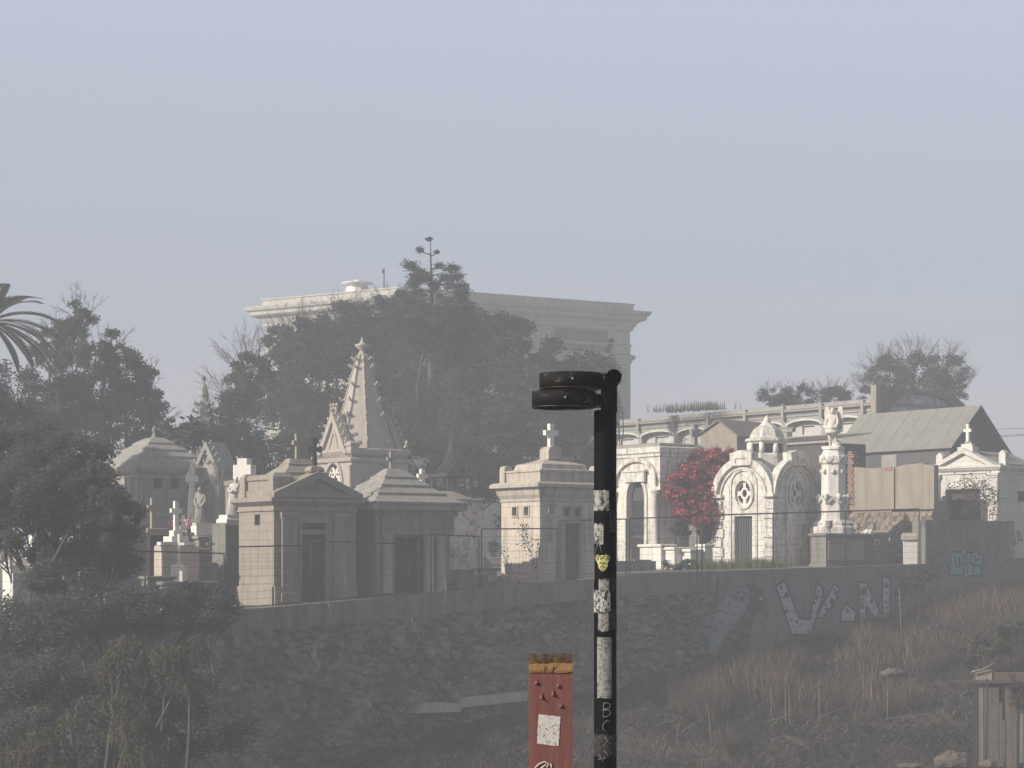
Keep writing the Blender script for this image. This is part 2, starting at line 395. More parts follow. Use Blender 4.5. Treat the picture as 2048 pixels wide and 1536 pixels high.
# rubble masonry with real relief
nx, nz = 560, 96
xs = np.linspace(T0, 20.5, nx); vs = []
for j in range(nz):
    for i in range(nx):
        t = xs[i]; zt = interp(t, WTOP)-.62; zb = interp(t, WFOOT)-.5
        z = zb+(zt-zb)*j/(nz-1)
        q = Vector((t*2.3+.4*noise.noise(Vector((t, z, 3))), z*3.3+.4*noise.noise(Vector((t, z, 9))), 0))
        d, _ = noise.voronoi(q)
        rel = min(.22, (d[1]-d[0])*.5)+.14*noise.noise(Vector((t*.8, z*.8, 5)))+.05*noise.noise(Vector((t*5, z*5, 1)))
        vs.append((t, -.02-rel, z))
b = MB(); b.add(vs, [(j*nx+i, j*nx+i+1, (j+1)*nx+i+1, (j+1)*nx+i) for j in range(nz-1) for i in range(nx-1)])
m, nt, bs = new_mat('rubble_masonry'); raw, v = coords(nt)
c = mix(nt, ramp(nt, noise_tex(nt, raw, 1.6, 6, .7), [(.35, 0.0), (.65, 1.0)]), (.085, .08, .07), (.18, .165, .14))
vo = N(nt, 'ShaderNodeTexVoronoi', Scale=2.6); nt.links.new(raw, vo.inputs['Vector'])
hs = nt.nodes.new('ShaderNodeSeparateColor'); nt.links.new(vo.outputs['Color'], hs.inputs[0])
c = mix(nt, ramp(nt, hs.outputs[0], [(.35, 0.0), (1.0, .85)]), c, (.31, .285, .245))
c = mix(nt, ramp(nt, noise_tex(nt, raw, .5, 5, .7), [(.5, 0.0), (.66, .7)]), c, (.045, .05, .035))
nt.links.new(c, bs.inputs['Base Color']); bs.inputs['Roughness'].default_value = .95
bp = N(nt, 'ShaderNodeBump', Strength=.5, Distance=.04); nt.links.new(noise_tex(nt, raw, 14, 5, .7), bp.inputs['Height']); nt.links.new(bp.outputs[0], bs.inputs['Normal'])
b.build('rubble_masonry', m, wall)
# concrete band on top of the rubble, and the plastered face to the right
tops = [(t, interp(t, WTOP)) for t in (T0, -12, 0, 3, 6, 9, 12, 15, 18, 21.5, 25, 29.3)]
low = [(t, z-.66-.05*noise.noise(Vector((t*1.7, 0, 0)))) for t, z in [(T0+k*.4, interp(T0+k*.4, WTOP)) for k in range(83)] if t <= 19.0]
b = MB(); b.plate(low+[(19.0, interp(19, WTOP))]+[p for p in tops[::-1] if p[0] < 19], (), -.16, .32)
b.build('concrete_band', CONC, wall)
b = MB(); b.plate([(19.003, -5.2), (29.3, -2.2), (29.3, .04), (25, interp(25, WTOP)), (21.5, -.14), (19.003, interp(19, WTOP))], (), -.14, .32)
b.build('plastered_face', CONC, wall)
t2 = T1
b = MB(); b.plate([(29.303, -1.8), (t2, -1.2), (t2, 1.66), (29.303, 1.64)], (), -.145, .5)
b.build('raised_end_block', CONC, wall)
b = MB()
for k in range(34):
    z = -1.2+k*.085; o = .05 if k % 2 else 0
    b.box(t2+.003-o*.0, t2+.42, -.12-.015*(k % 3), .5, z, z+.07)
b.build('brick_quoin', BRICK, wall)
b = MB(); b.plate([(t2+.425, -3.0), (t2+14, -2.0), (t2+14, .45), (t2+.425, .26)], (), .05, .4); b.build('low_end_wall', CONC, wall)
GRAF = -.147                                      # painted marks lie just proud of the plaster
def paint(name, mat, polys, lift=.0, holes=()):
    b = MB()
    for i, p in enumerate(polys):
        y = GRAF-lift-.0012*i
        b.plate([wt(a, c, .15) for a, c in p], [[wt(a, c, .15) for a, c in h] for h in holes], y-.001, y)
    return b.build(name, mat, wall)
def strokes(name, mat, lines, w=.05, lift=.006):
    b = MB()
    for k, l in enumerate(lines):
        q = [Vector(wt(a, c, .15)) for a, c in l]
        for p0, p1 in zip(q, q[1:]):
            d = (p1-p0).normalized(); nn = Vector((-d.y, d.x))*w/2; e = d*w*.3
            y = GRAF-lift-.0004*(len(b.f) % 97)
            b.plate([tuple(p0-e-nn), tuple(p1+e-nn), tuple(p1+e+nn), tuple(p0-e+nn)], (), y-.0002, y)
    return b.build(name, mat, wall)
def z7(p): return (1400+p[0]/3.16, 1130+p[1]/3.16)
def z8(p): return (1648+p[0]/5.12, 940+p[1]/5.12)
G_PALE = stone('pale_spray_paint', (.46, .46, .47), (.36, .36, .37), 2.0, None, spots=(.03, .03, .03), spamt=.9)
G_BLK = flat('black_spray_paint', (.028, .028, .03), .8)
G_BLUE = stone('grey_blue_spray_paint', (.21, .27, .31), (.165, .21, .24), 1.5, (.12, .14, .15), .35)
G_MAR = stone('maroon_spray_paint', (.10, .05, .046), (.075, .04, .038), 1.5, None)
G_TEAL = stone('teal_spray_paint', (.20, .36, .34), (.16, .29, .275), 1.5, None)
G_CREAM = flat('cream_spray_paint', (.38, .35, .27), .8)
paint('painted_bird_wing', G_BLUE, [[z7(p) for p in [(300,150),(240,145),(180,175),(120,245),(85,330),(62,430),(55,560),(105,540),(150,440),(210,375),(270,310),(305,240),(318,190)]]])
bb = paint('painted_bird_body', G_MAR, [[z7(p) for p in [(285,112),(330,130),(395,162),(415,215),(395,275),(340,335),(318,440),(300,560),(130,560),(160,445),(215,380),(275,312),(308,242),(320,190),(300,150)]]], .004)
paint('painted_bird_beak', stone('olive_spray_paint', (.13, .12, .09), (.10, .095, .07), 2, None), [[z7(p) for p in [(400,262),(418,230),(440,300),(432,335),(405,320),(380,300)]]], .007).parent = bb
paint('painted_bird_eye', G_CREAM, [[z7(p) for p in circ(385, 212, 13, 13, 14)]], .009).parent = bb
V1 = [(475,133),(533,97),(625,335),(690,345),(735,115),(770,132),(775,180),(700,440),(575,440)]
V2 = [(845,118),(886,150),(852,180),(862,210),(845,245),(800,300),(770,340),(735,330),(760,270),(800,190)]
V3 = [(922,236),(988,300),(970,360),(890,360),(884,300)]
V4 = [(1000,110),(1048,108),(1110,235),(1150,320),(1150,75),(1198,72),(1198,420),(1160,420),(1045,260),(1045,430),(1000,430)]
def grow(p, k):
    cx = sum(a for a, _ in p)/len(p); cy = sum(b for _, b in p)/len(p)
    out = []
    n = len(p)
    for i in range(n):
        a, b_, c = Vector(p[i-1]), Vector(p[i]), Vector(p[(i+1) % n])
        e1, e2 = (b_-a).normalized(), (c-b_).normalized()
        n1, n2 = Vector((e1.y, -e1.x)), Vector((e2.y, -e2.x))
        d = (n1+n2)/max(.35, 1+n1.dot(n2)); out.append(tuple(b_+d*k))
    return out
for nm, poly in (('painted_letter', V1), ('painted_letter', V2), ('painted_letter', V3), ('painted_letter', V4)):
    ol = paint(nm, G_PALE, [[z7(p) for p in poly]], .006)
    strokes('letter_outline', G_BLK, [[z7(p) for p in poly+poly[:1]]], .075, .010).parent = ol
sp = []
for (a, c, r) in [(512,145,14),(520,205,9),(545,190,22),(545,290,14),(735,205,18),(722,240,12),(700,290,14),(850,155,10),(832,235,26),(800,285,14),(870,205,9),(1030,170,26),(1050,152,9),(1085,230,14),(1130,290,14),(1022,260,20),(1175,130,18),(1180,175,8),(1175,235,12),(1180,270,10),(930,290,16),(610,360,12),(1025,330,11)]:
    sp.append([z7(p) for p in arcp(a, c, r*.62, r, 0, 360, 10)[:-1]])
b = MB()
for p in sp: b.plate([wt(a, c, .15) for a, c in p], (), GRAF-.0105, GRAF-.0095)
b.build('painted_spots', G_BLK, wall)
strokes('painted_tag', G_BLK, [[z7(p) for p in l] for l in [[(1250,65),(1258,120),(1240,150),(1228,190),(1235,225),(1262,232),(1285,205),(1275,160),(1268,110),(1300,80),(1325,100),(1318,170),(1335,190)],[(1282,120),(1300,175)],[(1325,82),(1350,68),(1372,95),(1365,160)],[(1340,130),(1352,140),(1362,120)],[(1372,80),(1395,90),(1410,120),(1405,175)],[(1385,120),(1388,165)],[(1232,185),(1262,180)],[(1420,40),(1450,70),(1440,110)],[(1430,100),(1480,60),(1500,95)],[(1450,20),(1475,45),(1500,30)]]], .075)
TL = [(1290,850),(1330,835),(1400,842),(1415,800),(1440,795),(1455,840),(1515,850),(1535,828),(1560,835),(1590,870),(1622,865),(1620,960),(1605,1010),(1612,1060),(1590,1085),(1480,1083),(1462,1112),(1440,1108),(1430,1080),(1270,1070),(1285,1000),(1292,930)]
tg = paint('painted_teal_tag', G_TEAL, [[z8(p) for p in TL]], .004)
strokes('teal_tag_outline', G_BLK, [[z8(p) for p in TL+TL[:1]], [z8(p) for p in [(1325,880),(1345,960),(1350,995),(1388,995),(1385,900)]], [z8(p) for p in [(1370,900),(1378,960),(1440,970)]], [z8(p) for p in [(1425,850),(1428,1070)]], [z8(p) for p in [(1458,850),(1452,960),(1465,1020),(1455,1060)]], [z8(p) for p in [(1500,860),(1490,960),(1520,960),(1530,1030),(1500,1080)]], [z8(p) for p in [(1530,870),(1540,920),(1590,905),(1570,930),(1540,935)]], [z8(p) for p in [(1535,975),(1590,985),(1600,960)]], [z8(p) for p in [(1255,965),(1262,1000),(1280,1005)]], [z8(p) for p in [(1630,965),(1640,1010),(1620,1030)]]], .055, .008).parent = tg
strokes('faded_scribble', flat('faded_spray_paint', (.09, .09, .092), .9), [[z8(p) for p in l] for l in [[(1080,830),(1120,880),(1070,930),(1150,900),(1190,960)],[(1100,800),(1160,860),(1200,840),(1170,900)],[(1050,980),(1100,1040),(1140,1000),(1110,1080)],[(1140,1080),(1165,1110),(1180,1060),(1150,1070)],[(1060,900),(1090,950),(1130,940),(1180,1000),(1210,960)]]], .035)
# mesh fence panels standing on the wall
def fence(pa, pb, ta_, tb_, ba_, bb_, label, posts=(), nw=8, off=-.1, rf=.021):
    A = wt(pa, ta_, off); B = wt(pb, tb_, off); C = wt(pa, ba_, off); Dd = wt(pb, bb_, off)
    o = thing('fence_panel', label, 'fence', (WA.x+WU.x*A[0], WA.y+WU.y*A[0], 0), WROT, 'steel mesh fence panels along the cemetery wall')
    y = -off; x1 = B[0]-A[0]
    MB().tube([(0, y, A[1]), (x1, y, B[1])], rf, 6).build('rail', IRON, o); MB().tube([(0, y, C[1]), (x1, y, Dd[1])], rf*.8, 6).build('rail', IRON, o)
    for px in (pa,)+tuple(posts)+(pb,):
        t = wt(px, 1100, off)[0]-A[0]; k = t/x1
        MB().tube([(t, y, C[1]+(Dd[1]-C[1])*k-.06), (t, y, A[1]+(B[1]-A[1])*k)], rf, 6).build('post', IRON, o)
    b = MB()
    for k in range(1, nw):
        f = k/nw; b.tube([(0, y, C[1]+(A[1]-C[1])*f), (x1*.5, y+.01, (C[1]+Dd[1])/2+((A[1]+B[1])-(C[1]+Dd[1]))/2*f-.008), (x1, y, Dd[1]+(B[1]-Dd[1])*f)], .0042, 4)
    for k in range(1, int(x1/.5)):
        f = k*.5/x1; b.tube([(x1*f, y, C[1]+(Dd[1]-C[1])*f), (x1*f, y, A[1]+(B[1]-A[1])*f)], .003, 4)
    b.build('wire', RUSTW, o)
fence(-30, 448, 1094, 1107, 1232, 1222, 'longest steel mesh fence panel at the left end, half hidden behind dark foliage', (130, 290))
fence(455, 603, 1094, 1091, 1216, 1206, 'mesh fence panel in front of the tan pedimented crypt')
fence(622, 792, 1082, 1087, 1204, 1187, 'mesh fence panel between the two stepped roof crypts')
fence(862, 958, 1069, 1073, 1186, 1178, 'short mesh fence panel right of the columned crypt doorway')
fence(963, 1113, 1058, 1057, 1178, 1168, 'mesh fence panel across the sunlit side of the buff crypt')
fence(1117, 1252, 1042, 1038, 1168, 1156, 'mesh fence panel behind the black pole')
fence(1259, 1394, 1037, 1033, 1154, 1147, 'mesh fence panel in front of the red flowering bush')
fence(1404, 1838, 1031, 1018, 1146, 1129, 'long mesh fence panel in front of the white domed chapel', (1546, 1691), 9, -.1, .026)
# ------------------------------------------------------------------ tombs and crypts
GR = 36.0
def gz(px, D): return ground_z(X(px, D), D)
# --- tan crypt with pediment
W, L = 2.8, 2.1
o = place('pedimented_crypt', 'tan stucco crypt with a pediment, stepped roof and narrow dark doorway at the wall edge', 'crypt', 548, 63.9, -1.09, GR, (-W/2, -L/2))
h = 2.95
b = MB(); b.box(-W/2+.2, W/2, -L/2+.3, L/2, -.4, h)
b.plate(rc(-W/2, W/2, -.4, h), [rc(-.46, .36, .0, 2.33)], -L/2, -L/2+.3)
b.plate(rc(-L/2, L/2-.302, -.4, h), [rc(-.1, .22, 2.26, 2.58)], -W/2, -W/2+.2, ML)
b.build('wall', TAN, o)
b = MB(); b.box(-W/2+.13, -W/2+.19, -.3, .2, 2.2, 2.64); b.build('vent_opening', DARK, o)
b = MB(); b.plate([(-L/2-.07, -.4), (L/2, -.4), (L/2, .46), (-L/2-.07, .46)], (), -W/2-.07, -W/2-.003, ML)
for x0, x1 in ((-W/2-.003, -.6), (.5, W/2)): b.box(x0, x1, -L/2-.07, -L/2-.003, -.4, .46)
b.box(-.6+.003, .497, -L/2-.12, -L/2+.1, -.4, -.003); b.build('plinth', TAN_TRIM, o)
b = MB(); b.box(-.46, .36, -L/2+.2, -L/2+.29, 0, 2.33); b.build('door_recess', DARK, o)
door(o, DOOR2, -.44, .34, -L/2+.14, .02, 1.98)
b = MB(); b.box(-.455, .355, -L/2+.05, -L/2+.2, 1.99, 2.13); b.build('door_lintel', TAN_TRIM, o)
b = MB(); b.plate(rc(-.58, .48, .0, 2.46), [rc(-.46, .36, -.001, 2.33)], -L/2-.035, -L/2-.002); b.build('door_frame', TAN_TRIM, o)
for x in (-.92, .86): pilaster(o, TAN_TRIM, x-.25, x+.25, -L/2-.0, .0, 2.64, .1)
b = MB(); b.rect(W, L, [(.0, 2.66), (.05, 2.68), (.05, 2.72), (.02, 2.74), (.02, 2.82), (.16, 2.92), (.2, 2.95), (.2, 3.04), (.14, 3.08), (.0, 3.1)])
b.build('cornice', TAN_TRIM, o)
b = MB(); b.plate([(-1.52, 3.08), (1.52, 3.08), (1.52, 3.2), (0, 3.86), (-1.52, 3.2)], [[(-1.05, 3.18), (1.05, 3.18), (0, 3.64)]], -L/2-.22, -L/2+.35)
b.plate([(-1.1, 3.1), (1.1, 3.1), (0, 3.7)], (), -L/2-.08, -L/2+.3)
b.build('pediment', TAN_TRIM, o)
b = MB(); b.rect(.5, L-.1, [(.02, 3.1), (.02, 3.18), (-.02, 3.22), (-.02, 3.56), (.03, 3.6), (.03, 3.68), (-.1, 3.76)], None, (-W/2+.34, 0))
for y in (-L/2+.2, L/2-.2): b.rect(.68, .3, [(.03, 3.1), (.0, 3.2), (.0, 3.7), (-.1, 3.8)], None, (-W/2+.34, y))
b.build('parapet', TAN_TRIM, o)
b = MB(); b.rect(W-.1, L+.25, [(.0, 3.1), (.0, 3.28), (-.05, 3.3), (-.32, 3.49), (-.32, 3.56), (-.36, 3.58), (-.62, 3.77), (-.62, 3.84), (-.66, 3.86), (-.9, 4.05), (-.9, 4.11), (-.94, 4.13), (-1.04, 4.27)])
b.build('roof', TAN_TRIM, o)
cross('cross', TAN_TRIM, o, (0, 0, 4.28), .74, .3, .105, .1, .64, .15)
b = MB(); b.rect(.42, .35, [(0, 3.84), (.03, 3.88), (-.02, 3.98), (-.08, 4.02)], None, (0, -L/2+.05)); b.build('cross_base', TAN_TRIM, o)
cross('pediment_cross', IRON, o, (0, -L/2+.05, 4.02), .82, .46, .1, .09, .6, .5)
# --- grey columned crypt
W, L = 2.95, 2.6
o = place('columned_crypt', 'grey crypt with wide stepped hip roof and round columns beside its dark door', 'crypt', 752, 66.0, -.86, GR, (-W/2, -L/2))
h = 2.45
b = MB(); b.box(-W/2+.15, W/2-.1, -L/2+.55, L/2, -.4, h); b.box(-W/2, -W/2+.15, -L/2, L/2, -.4, h)
b.plate(rc(-W/2+.2, W/2-.1, 1.78, h), (), -L/2, -L/2+.548)
b.box(-W/2+.152, -W/2+.75, -L/2+.12, -L/2+.548, -.4, 1.776)
b.box(W/2-.95, W/2-.1, -L/2+.25, -L/2+.548, -.4, 1.776)
b.build('wall', GREY, o)
b = MB(); b.plate(rc(-L/2+1.0, -L/2+1.25, .5, 1.9), (), -W/2-.002, -W/2+.05, ML); b.build('side_slit', DARK, o)
for x in (-1.02, .50, .93):
    c = MB(); c.lathe([(.2, 0), (.2, .06), (.17, .1), (.165, .9), (.15, 1.62), (.19, 1.66), (.19, 1.72), (.21, 1.74), (.21, 1.775)], 20, (x, -L/2+.1, 0)); c.build('column', COLM, o)
dr = door(o, DOOR2, -.62, .28, -L/2+.46, 0, 1.776)
b = MB(); b.plate(rc(-.74, .36, 0, 1.77), [rc(-.62, .28, -.0001, 1.70)], -L/2+.36, -L/2+.455); b.build('door_frame', GREY_TRIM, o)
b = MB(); b.tube([(-.02, -L/2+.41, .55), (-.02, -L/2+.38, .6), (-.02, -L/2+.38, .95), (-.02, -L/2+.41, 1.0)], .015); b.build('door_handle', CONC_LT, dr)
b = MB(); b.rect(W, L, [(.0, h-.1), (.04, h-.06), (.04, h+.05), (.24, h+.08), (.24, h+.24), (.27, h+.26), (.27, h+.33), (.2, h+.36)]); b.build('cornice', GREY_TRIM, o)
z = h+.34
b = MB(); b.rect(W, L, [(.2, z), (.12, z+.03), (-.22, z+.2), (-.22, z+.28), (-.28, z+.3), (-.56, z+.46), (-.56, z+.54), (-.62, z+.56), (-.88, z+.73), (-.88, z+.8), (-.94, z+.82), (-1.16, z+1.02), (-1.22, z+1.06)])
b.build('roof', GREY_TRIM, o)
cross('cross', GREY_TRIM, o, (-.1, 0, z+1.0), .58, .3, .085, .085, .62)
b = MB(); b.rect(W+.3, L, [(.1, -.5), (.1, .0)]); b.build('step', CONC, o)
# fleur finial and white cross behind
o = place('iron_fleur_finial', 'pale trident shaped finial on a thin rod behind the columned crypt', 'finial', 796, 71, 1.9, GR)
b = MB(); b.tube([(0,0,0),(0,0,1.15)], .022); b.tube([(-.14,0,.98),(-.15,0,.86),(-.06,0,.72),(0,0,.7),(.06,0,.72),(.15,0,.86),(.14,0,.98)], .03); b.ball((0,0,1.12),.05,.04,.12)
b.build('trident', CONC_LT, o); 
b = MB(); b.rect(.3,.3,[(0,-2.2),(0,-.1),(-.1,0)]); b.build('base', CONC_LT, o)
z0 = gz(831, 73)
o = place('gabled_tomb', 'low tan roofed tomb topped by a small white cross behind the columned crypt', 'tomb', 840, 72.5, z0, GR)
W, L = 3.0, 2.2
b = MB(); b.box(-W/2, W/2, -L/2, L/2, -.3, 2.6); b.build('wall', GREY, o)
b = MB(); b.rect(W, L, [(.15, 2.6), (.15, 2.68), (-.5, 3.05), (-.6, 3.07)]); b.build('roof', TAN_TRIM, o)
cross('cross', WHITE, o, (-.05, -.2, 3.06), .74, .37, .14, .13, .68)
# --- mottled tomb
o = place('mottled_tomb', 'tall pale tomb block with dark blotched plaster right of the columned crypt', 'tomb', 966, 72.0, gz(966, 72), GR, (1.1, -.5))
z = 1.95+.67
b = MB(); b.box(-1.1, 1.1, -.5, .8, -.3, z); b.build('block', MOTTLED, o)
b = MB(); b.rect(2.2, 1.3, [(0, z), (.1, z+.02), (.1, z+.09), (0, z+.12)], None, (0, .15)); b.build('cap', CONC_LT, o)
b = MB(); b.lathe([(.3, 0), (.34, .1), (.34, .3), (.2, .42)], 14, (-.55, -.8, .9)); b.box(-1.0, .2, -1.1, -.502, -.3, .9); b.build('rubble_base', MOTTLED, o)
# --- low steps beside it
o = place('stepped_plinth', 'low grey stepped plinth beside the buff crypt', 'plinth', 955, 68.6, -.86, WROT)
b = MB(); b.box(-1.0, .9, -.2, .9, -.3, .36); b.box(-1.0, .5, .1, .9, .363, .55); b.box(-1.0, .1, .3, .9, .553, .72)
b.build('steps', CONC, o)
o = place('ledger_tomb', 'small pale ledger tomb behind the stepped plinth', 'tomb', 958, 72.3, -.5, GR)
b = MB(); b.box(-.8, .55, -.25, .4, -.3, .3); b.build('base', WHITE, o)
b = MB(); b.rect(1.4, .75, [(0, .303), (.08, .32), (.08, .38), (0, .41)], None, (-.1, .08)); b.build('slab', CONC_LT, o)
b = MB(); b.plate(rc(-.45, -.1, .415, .68), (), -.1, 0); b.plate([(.1,.415),(.5,.415),(.48,.56),(.35,.66),(.25,.8),(.15,.6)], (), -.05, .05); b.build('carved_fragment', WHITE, o)
urn('stone_urn', 'buff stone urn beside the sunlit side of the buff crypt', BUFF_TRIM, P(986, 1114, 72.2), .5)
# --- buff crypt
W, L = 2.46, 2.12
o = place('square_crypt', 'buff stone square crypt with square vents and white cross, left of the black pole', 'crypt', 1080, 70.0, -.64, GR, (-W/2, -L/2))
h = 3.0
b = MB(); b.box(-W/2+.16, W/2, -L/2+.2, L/2, -.3, h)
b.plate(rc(-W/2, W/2, -.3, h), [rc(-.25, .41, .05, 2.0), rc(-.29, .01, 2.2, 2.5), rc(.15, .45, 2.2, 2.5)], -L/2, -L/2+.2)
b.plate(rc(-L/2, L/2-.202, -.3, h), [rc(-.42, -.18, 2.24, 2.52), rc(.22, .46, 2.24, 2.52)], -W/2, -W/2+.16, ML)
b.build('wall', BUFF, o)
for x in (-.14, .3):
    MB().box(x-.16, x+.16, -L/2+.12, -L/2+.19, 2.19, 2.51).build('vent', DOOR, o)
for x in (-.3, .34):
    MB().box(-W/2+.1, -W/2+.155, -x-.14, -x+.14, 2.23, 2.53).build('vent', DARK, o)
b = MB()
for x in (-.14, .3): b.plate(rc(x-.2, x+.2, 2.15, 2.55), [rc(x-.148, x+.148, 2.202, 2.498)], -L/2-.03, -L/2-.002)
for x in (-.3, .34): b.plate(rc(x-.17, x+.17, 2.19, 2.57), [rc(x-.118, x+.118, 2.242, 2.518)], -W/2-.03, -W/2-.002, ML)
b.build('vent_frame', BUFF_TRIM, o)
b = MB(); b.plate(rc(-.42, .58, .0, 2.12), [rc(-.25, .41, .05, 2.0)], -L/2-.05, -L/2-.002); b.build('door_frame', BUFF_TRIM, o)
door(o, DOOR, -.25, .41, -L/2+.12, .05, 2.0, 1)
b = MB(); b.plate(rc(-.2, .36, 2.125, 2.14), (), -L/2-.02, -L/2-.002); b.build('name_tablet', GREY, o)
b = MB(); b.plate([(-.92,1.42),(-.74,1.42),(-.8,1.75),(-.83,2.0),(-.86,1.75)],[[(-.88,1.46),(-.78,1.46),(-.83,1.6)]], -L/2-.05, -L/2-.003); b.plate([(-.95,2.3),(-.7,2.3),(-.7,2.55),(-.62,2.55),(-.62,2.62),(-1.03,2.62),(-1.03,2.55),(-.95,2.55)], (), -L/2-.09, -L/2-.003); b.ball((-.83,-L/2-.02,2.08),.05); b.build('wall_sconce', GREY_TRIM, o)
b = MB(); b.rect(W, L, [(.0, 2.66), (.03, 2.7), (.03, 2.78), (.1, 2.9), (.14, 3.1), (.28, 3.14), (.28, 3.24), (.2, 3.3), (.0, 3.32)]); b.build('cornice', BUFF_TRIM, o)
b = MB(); b.rect(W, L, [(-.02, 3.3), (-.02, 3.62), (.02, 3.64), (.02, 3.7), (-.26, 3.72), (-.3, 3.76), (-.34, 3.9), (-.42, 3.93), (-.7, 4.0), (-.95, 4.1), (-1.0, 4.12)]); b.build('roof', BUFF_TRIM, o)
for x, y in ((-1, -1), (-1, 1), (1, 1), (1, -1)):
    if (x, y) == (-1, -1): continue
    c = MB(); c.plate([(-.16, 3.31), (.16, 3.31), (.16, 3.74)]+arcp(0, 3.74, .16, .14, 0, 180, 8)[1:-1]+[(-.16, 3.74)], (), -.14, .14, Matrix.Translation((x*(W/2-.12), y*(L/2-.1), 0))); c.build('acroterion', BUFF_TRIM, o)
b = MB(); b.plate([(-.27, 4.08), (.27, 4.08), (.27, 4.35)]+arcp(0, 4.35, .27, .17, 0, 180, 10)[1:-1]+[(-.27, 4.35)], (), -.24, .24); b.build('cross_base', BUFF_TRIM, o)
cross('cross', WHITE, o, (0, 0, 4.5), .76, .52, .165, .16, .60)
b = MB(); b.rect(W+.1, L+.1, [(.05, -.4), (.05, .02)]); b.build('step', CONC, o)
# --- gothic mausoleum
W = 2.65
D0 = 86.0; zb = .05
o = place('gothic_mausoleum', 'gothic chapel tomb with tall crocketed stone spire rising in front of the trees', 'mausoleum', 703, D0, zb, GR, (-W/2, -W/2))
k = D0/FOC
def gzz(py): return (HOR-py)*k-zb
hb = gzz(906)
b = MB(); b.box(-W/2+.25, W/2, -W/2+.12, W/2, -.3, hb)
b.plate(rc(-W/2, W/2, -.3, hb), [gothic(-.62, .62, .5, gzz(962), .75)], -W/2, -W/2+.12)
pw = W/2-.34
b.plate([(-W/2, -.3), (W/2-.122, -.3), (W/2-.122, hb), (pw, hb+.0), (0, gzz(822)), (-pw, hb), (-W/2, hb)], [gothic(-.58, .58, gzz(1015), gzz(960), .72)], -W/2, -W/2+.25, ML)
b.build('wall', GOTH, o)
MB().plate(gothic(-.6, .6, .48, gzz(962), .73), (), -W/2+.1, -W/2+.118).build('blind_arch', GOTH, o)
gwin = MB().plate(rc(-.62, .62, gzz(1018), gzz(918)), (), -W/2+.2, -W/2+.248, ML).build('window', DARK, o)
b = MB()
for x in (-.26, .26):
    zc = gzz(944); b.plate(circ(x, zc, .25, .25, 20), [circ(x, zc+.1, .075, .075, 8), circ(x-.09, zc-.06, .07, .07, 8), circ(x+.09, zc-.06, .07, .07, 8)], -W/2+.06, -W/2+.12, ML)
for x in (-.28, .28):
    z1 = gzz(985); b.plate(gothic(x-.24, x+.24, z1, gzz(972), .36), [gothic(x-.16, x+.16, z1, gzz(974), .28)], -W/2+.06, -W/2+.12, ML)
b.build('window_tracery', WHITE, gwin)
b = MB(); gth = gothic(-.72, .72, gzz(1015), gzz(960), .88); b.plate(gth, [gothic(-.58, .58, gzz(1015)-.001, gzz(960), .72)], -W/2-.06, -W/2-.002, ML)
gth = gothic(-.74, .74, .5, gzz(962), .9); b.plate(gth, [gothic(-.62, .62, .499, gzz(962), .75)], -W/2-.06, -W/2-.002)
b.build('arch_moulding', GOTH, o)
# raking gable frame with crockets
b = MB(); ap = gzz(818)
b.plate([(-pw-.12, hb+.0), (-pw+.1, hb), (0, ap-.42), (pw-.1, hb), (pw+.12, hb), (0, ap)], (), -W/2-.12, -W/2+.3, ML)
b.plate([(-.42, gzz(905)), (0, gzz(862)), (.42, gzz(905)), (0, gzz(842))], (), -W/2-.04, -W/2-.003, ML)
b.plate([(-pw-.12, hb+.003), (pw+.12, hb+.003), (0, ap)], (), -W/2-.02, -W/2+.25, MR)
MB().plate([(-pw, hb+.005), (pw, hb+.005), (0, ap-.12)], (), -W/2+.3, W/2-.26, ML).build('roof', GOTH, o)
def crocket(b, p, s, d):
    d = Vector(d); p = Vector(p)
    b.ball(p+d*s*.5, s*.42, s*.42, s*.36, 6, 4); b.ball(p+d*s*1.0+Vector((0, 0, s*.35)), s*.36, s*.36, s*.45, 6, 4)
for sgn in (-1, 1):
    for q in range(6):
        f = (q+.5)/6; crocket(b, (-W/2-.02, -sgn*(pw+.12)*(1-f), hb+(ap-hb)*f), .17, (0, -sgn*.8, .5))
        crocket(b, (W/2+.02, -sgn*(pw+.12)*(1-f), hb+(ap-hb)*f), .17, (0, -sgn*.8, .5))
for q in range(3): crocket(b, (-W/2, (q-1)*.12, ap+.02), .2, (0, (q-1)*.5, .7)); crocket(b, (W/2, (q-1)*.12, ap+.02), .2, (0, (q-1)*.5, .7))
b.build('gable', GOTH, o)
b = MB()
b.rect(W, W, [(.0, gzz(925)), (.1, gzz(922)), (.12, gzz(917)), (.0, gzz(914)), (.0, gzz(908)), (.08, gzz(902)), (.08, gzz(897)), (.0, gzz(895))]); b.build('cornice', GOTH, o)
zs, za = gzz(896), gzz(690)
b = MB()
r0 = W/2-.1
b.lathe([(r0*1.04, zs), (r0*.87, gzz(860)), (r0*.65, gzz(815)), (r0*.39, gzz(750)), (r0*.14, gzz(700)), (.07, za)], 8, (0, 0, 0), None, False, R(22.5))
def rsp(z):
    tab = [(zs, r0*1.04), (gzz(860), r0*.87), (gzz(815), r0*.65), (gzz(750), r0*.39), (gzz(700), r0*.14), (za, .07)]
    return interp(z, tab)
c = b
for q in range(8):
    a = R(22.5+45*q); pts = []
    for py in (894, 860, 810, 750, 700): z = gzz(py); r = rsp(z); pts.append((r*cos(a), r*sin(a), z))
    b.tube(pts, .05, 5)
    for py in (880, 850, 826, 796, 764, 728, 712): z = gzz(py); r = rsp(z)+.03; crocket(c, (r*cos(a), r*sin(a), z), .15, (cos(a), sin(a), .3))
spire = b.build('spire', GOTH, o)
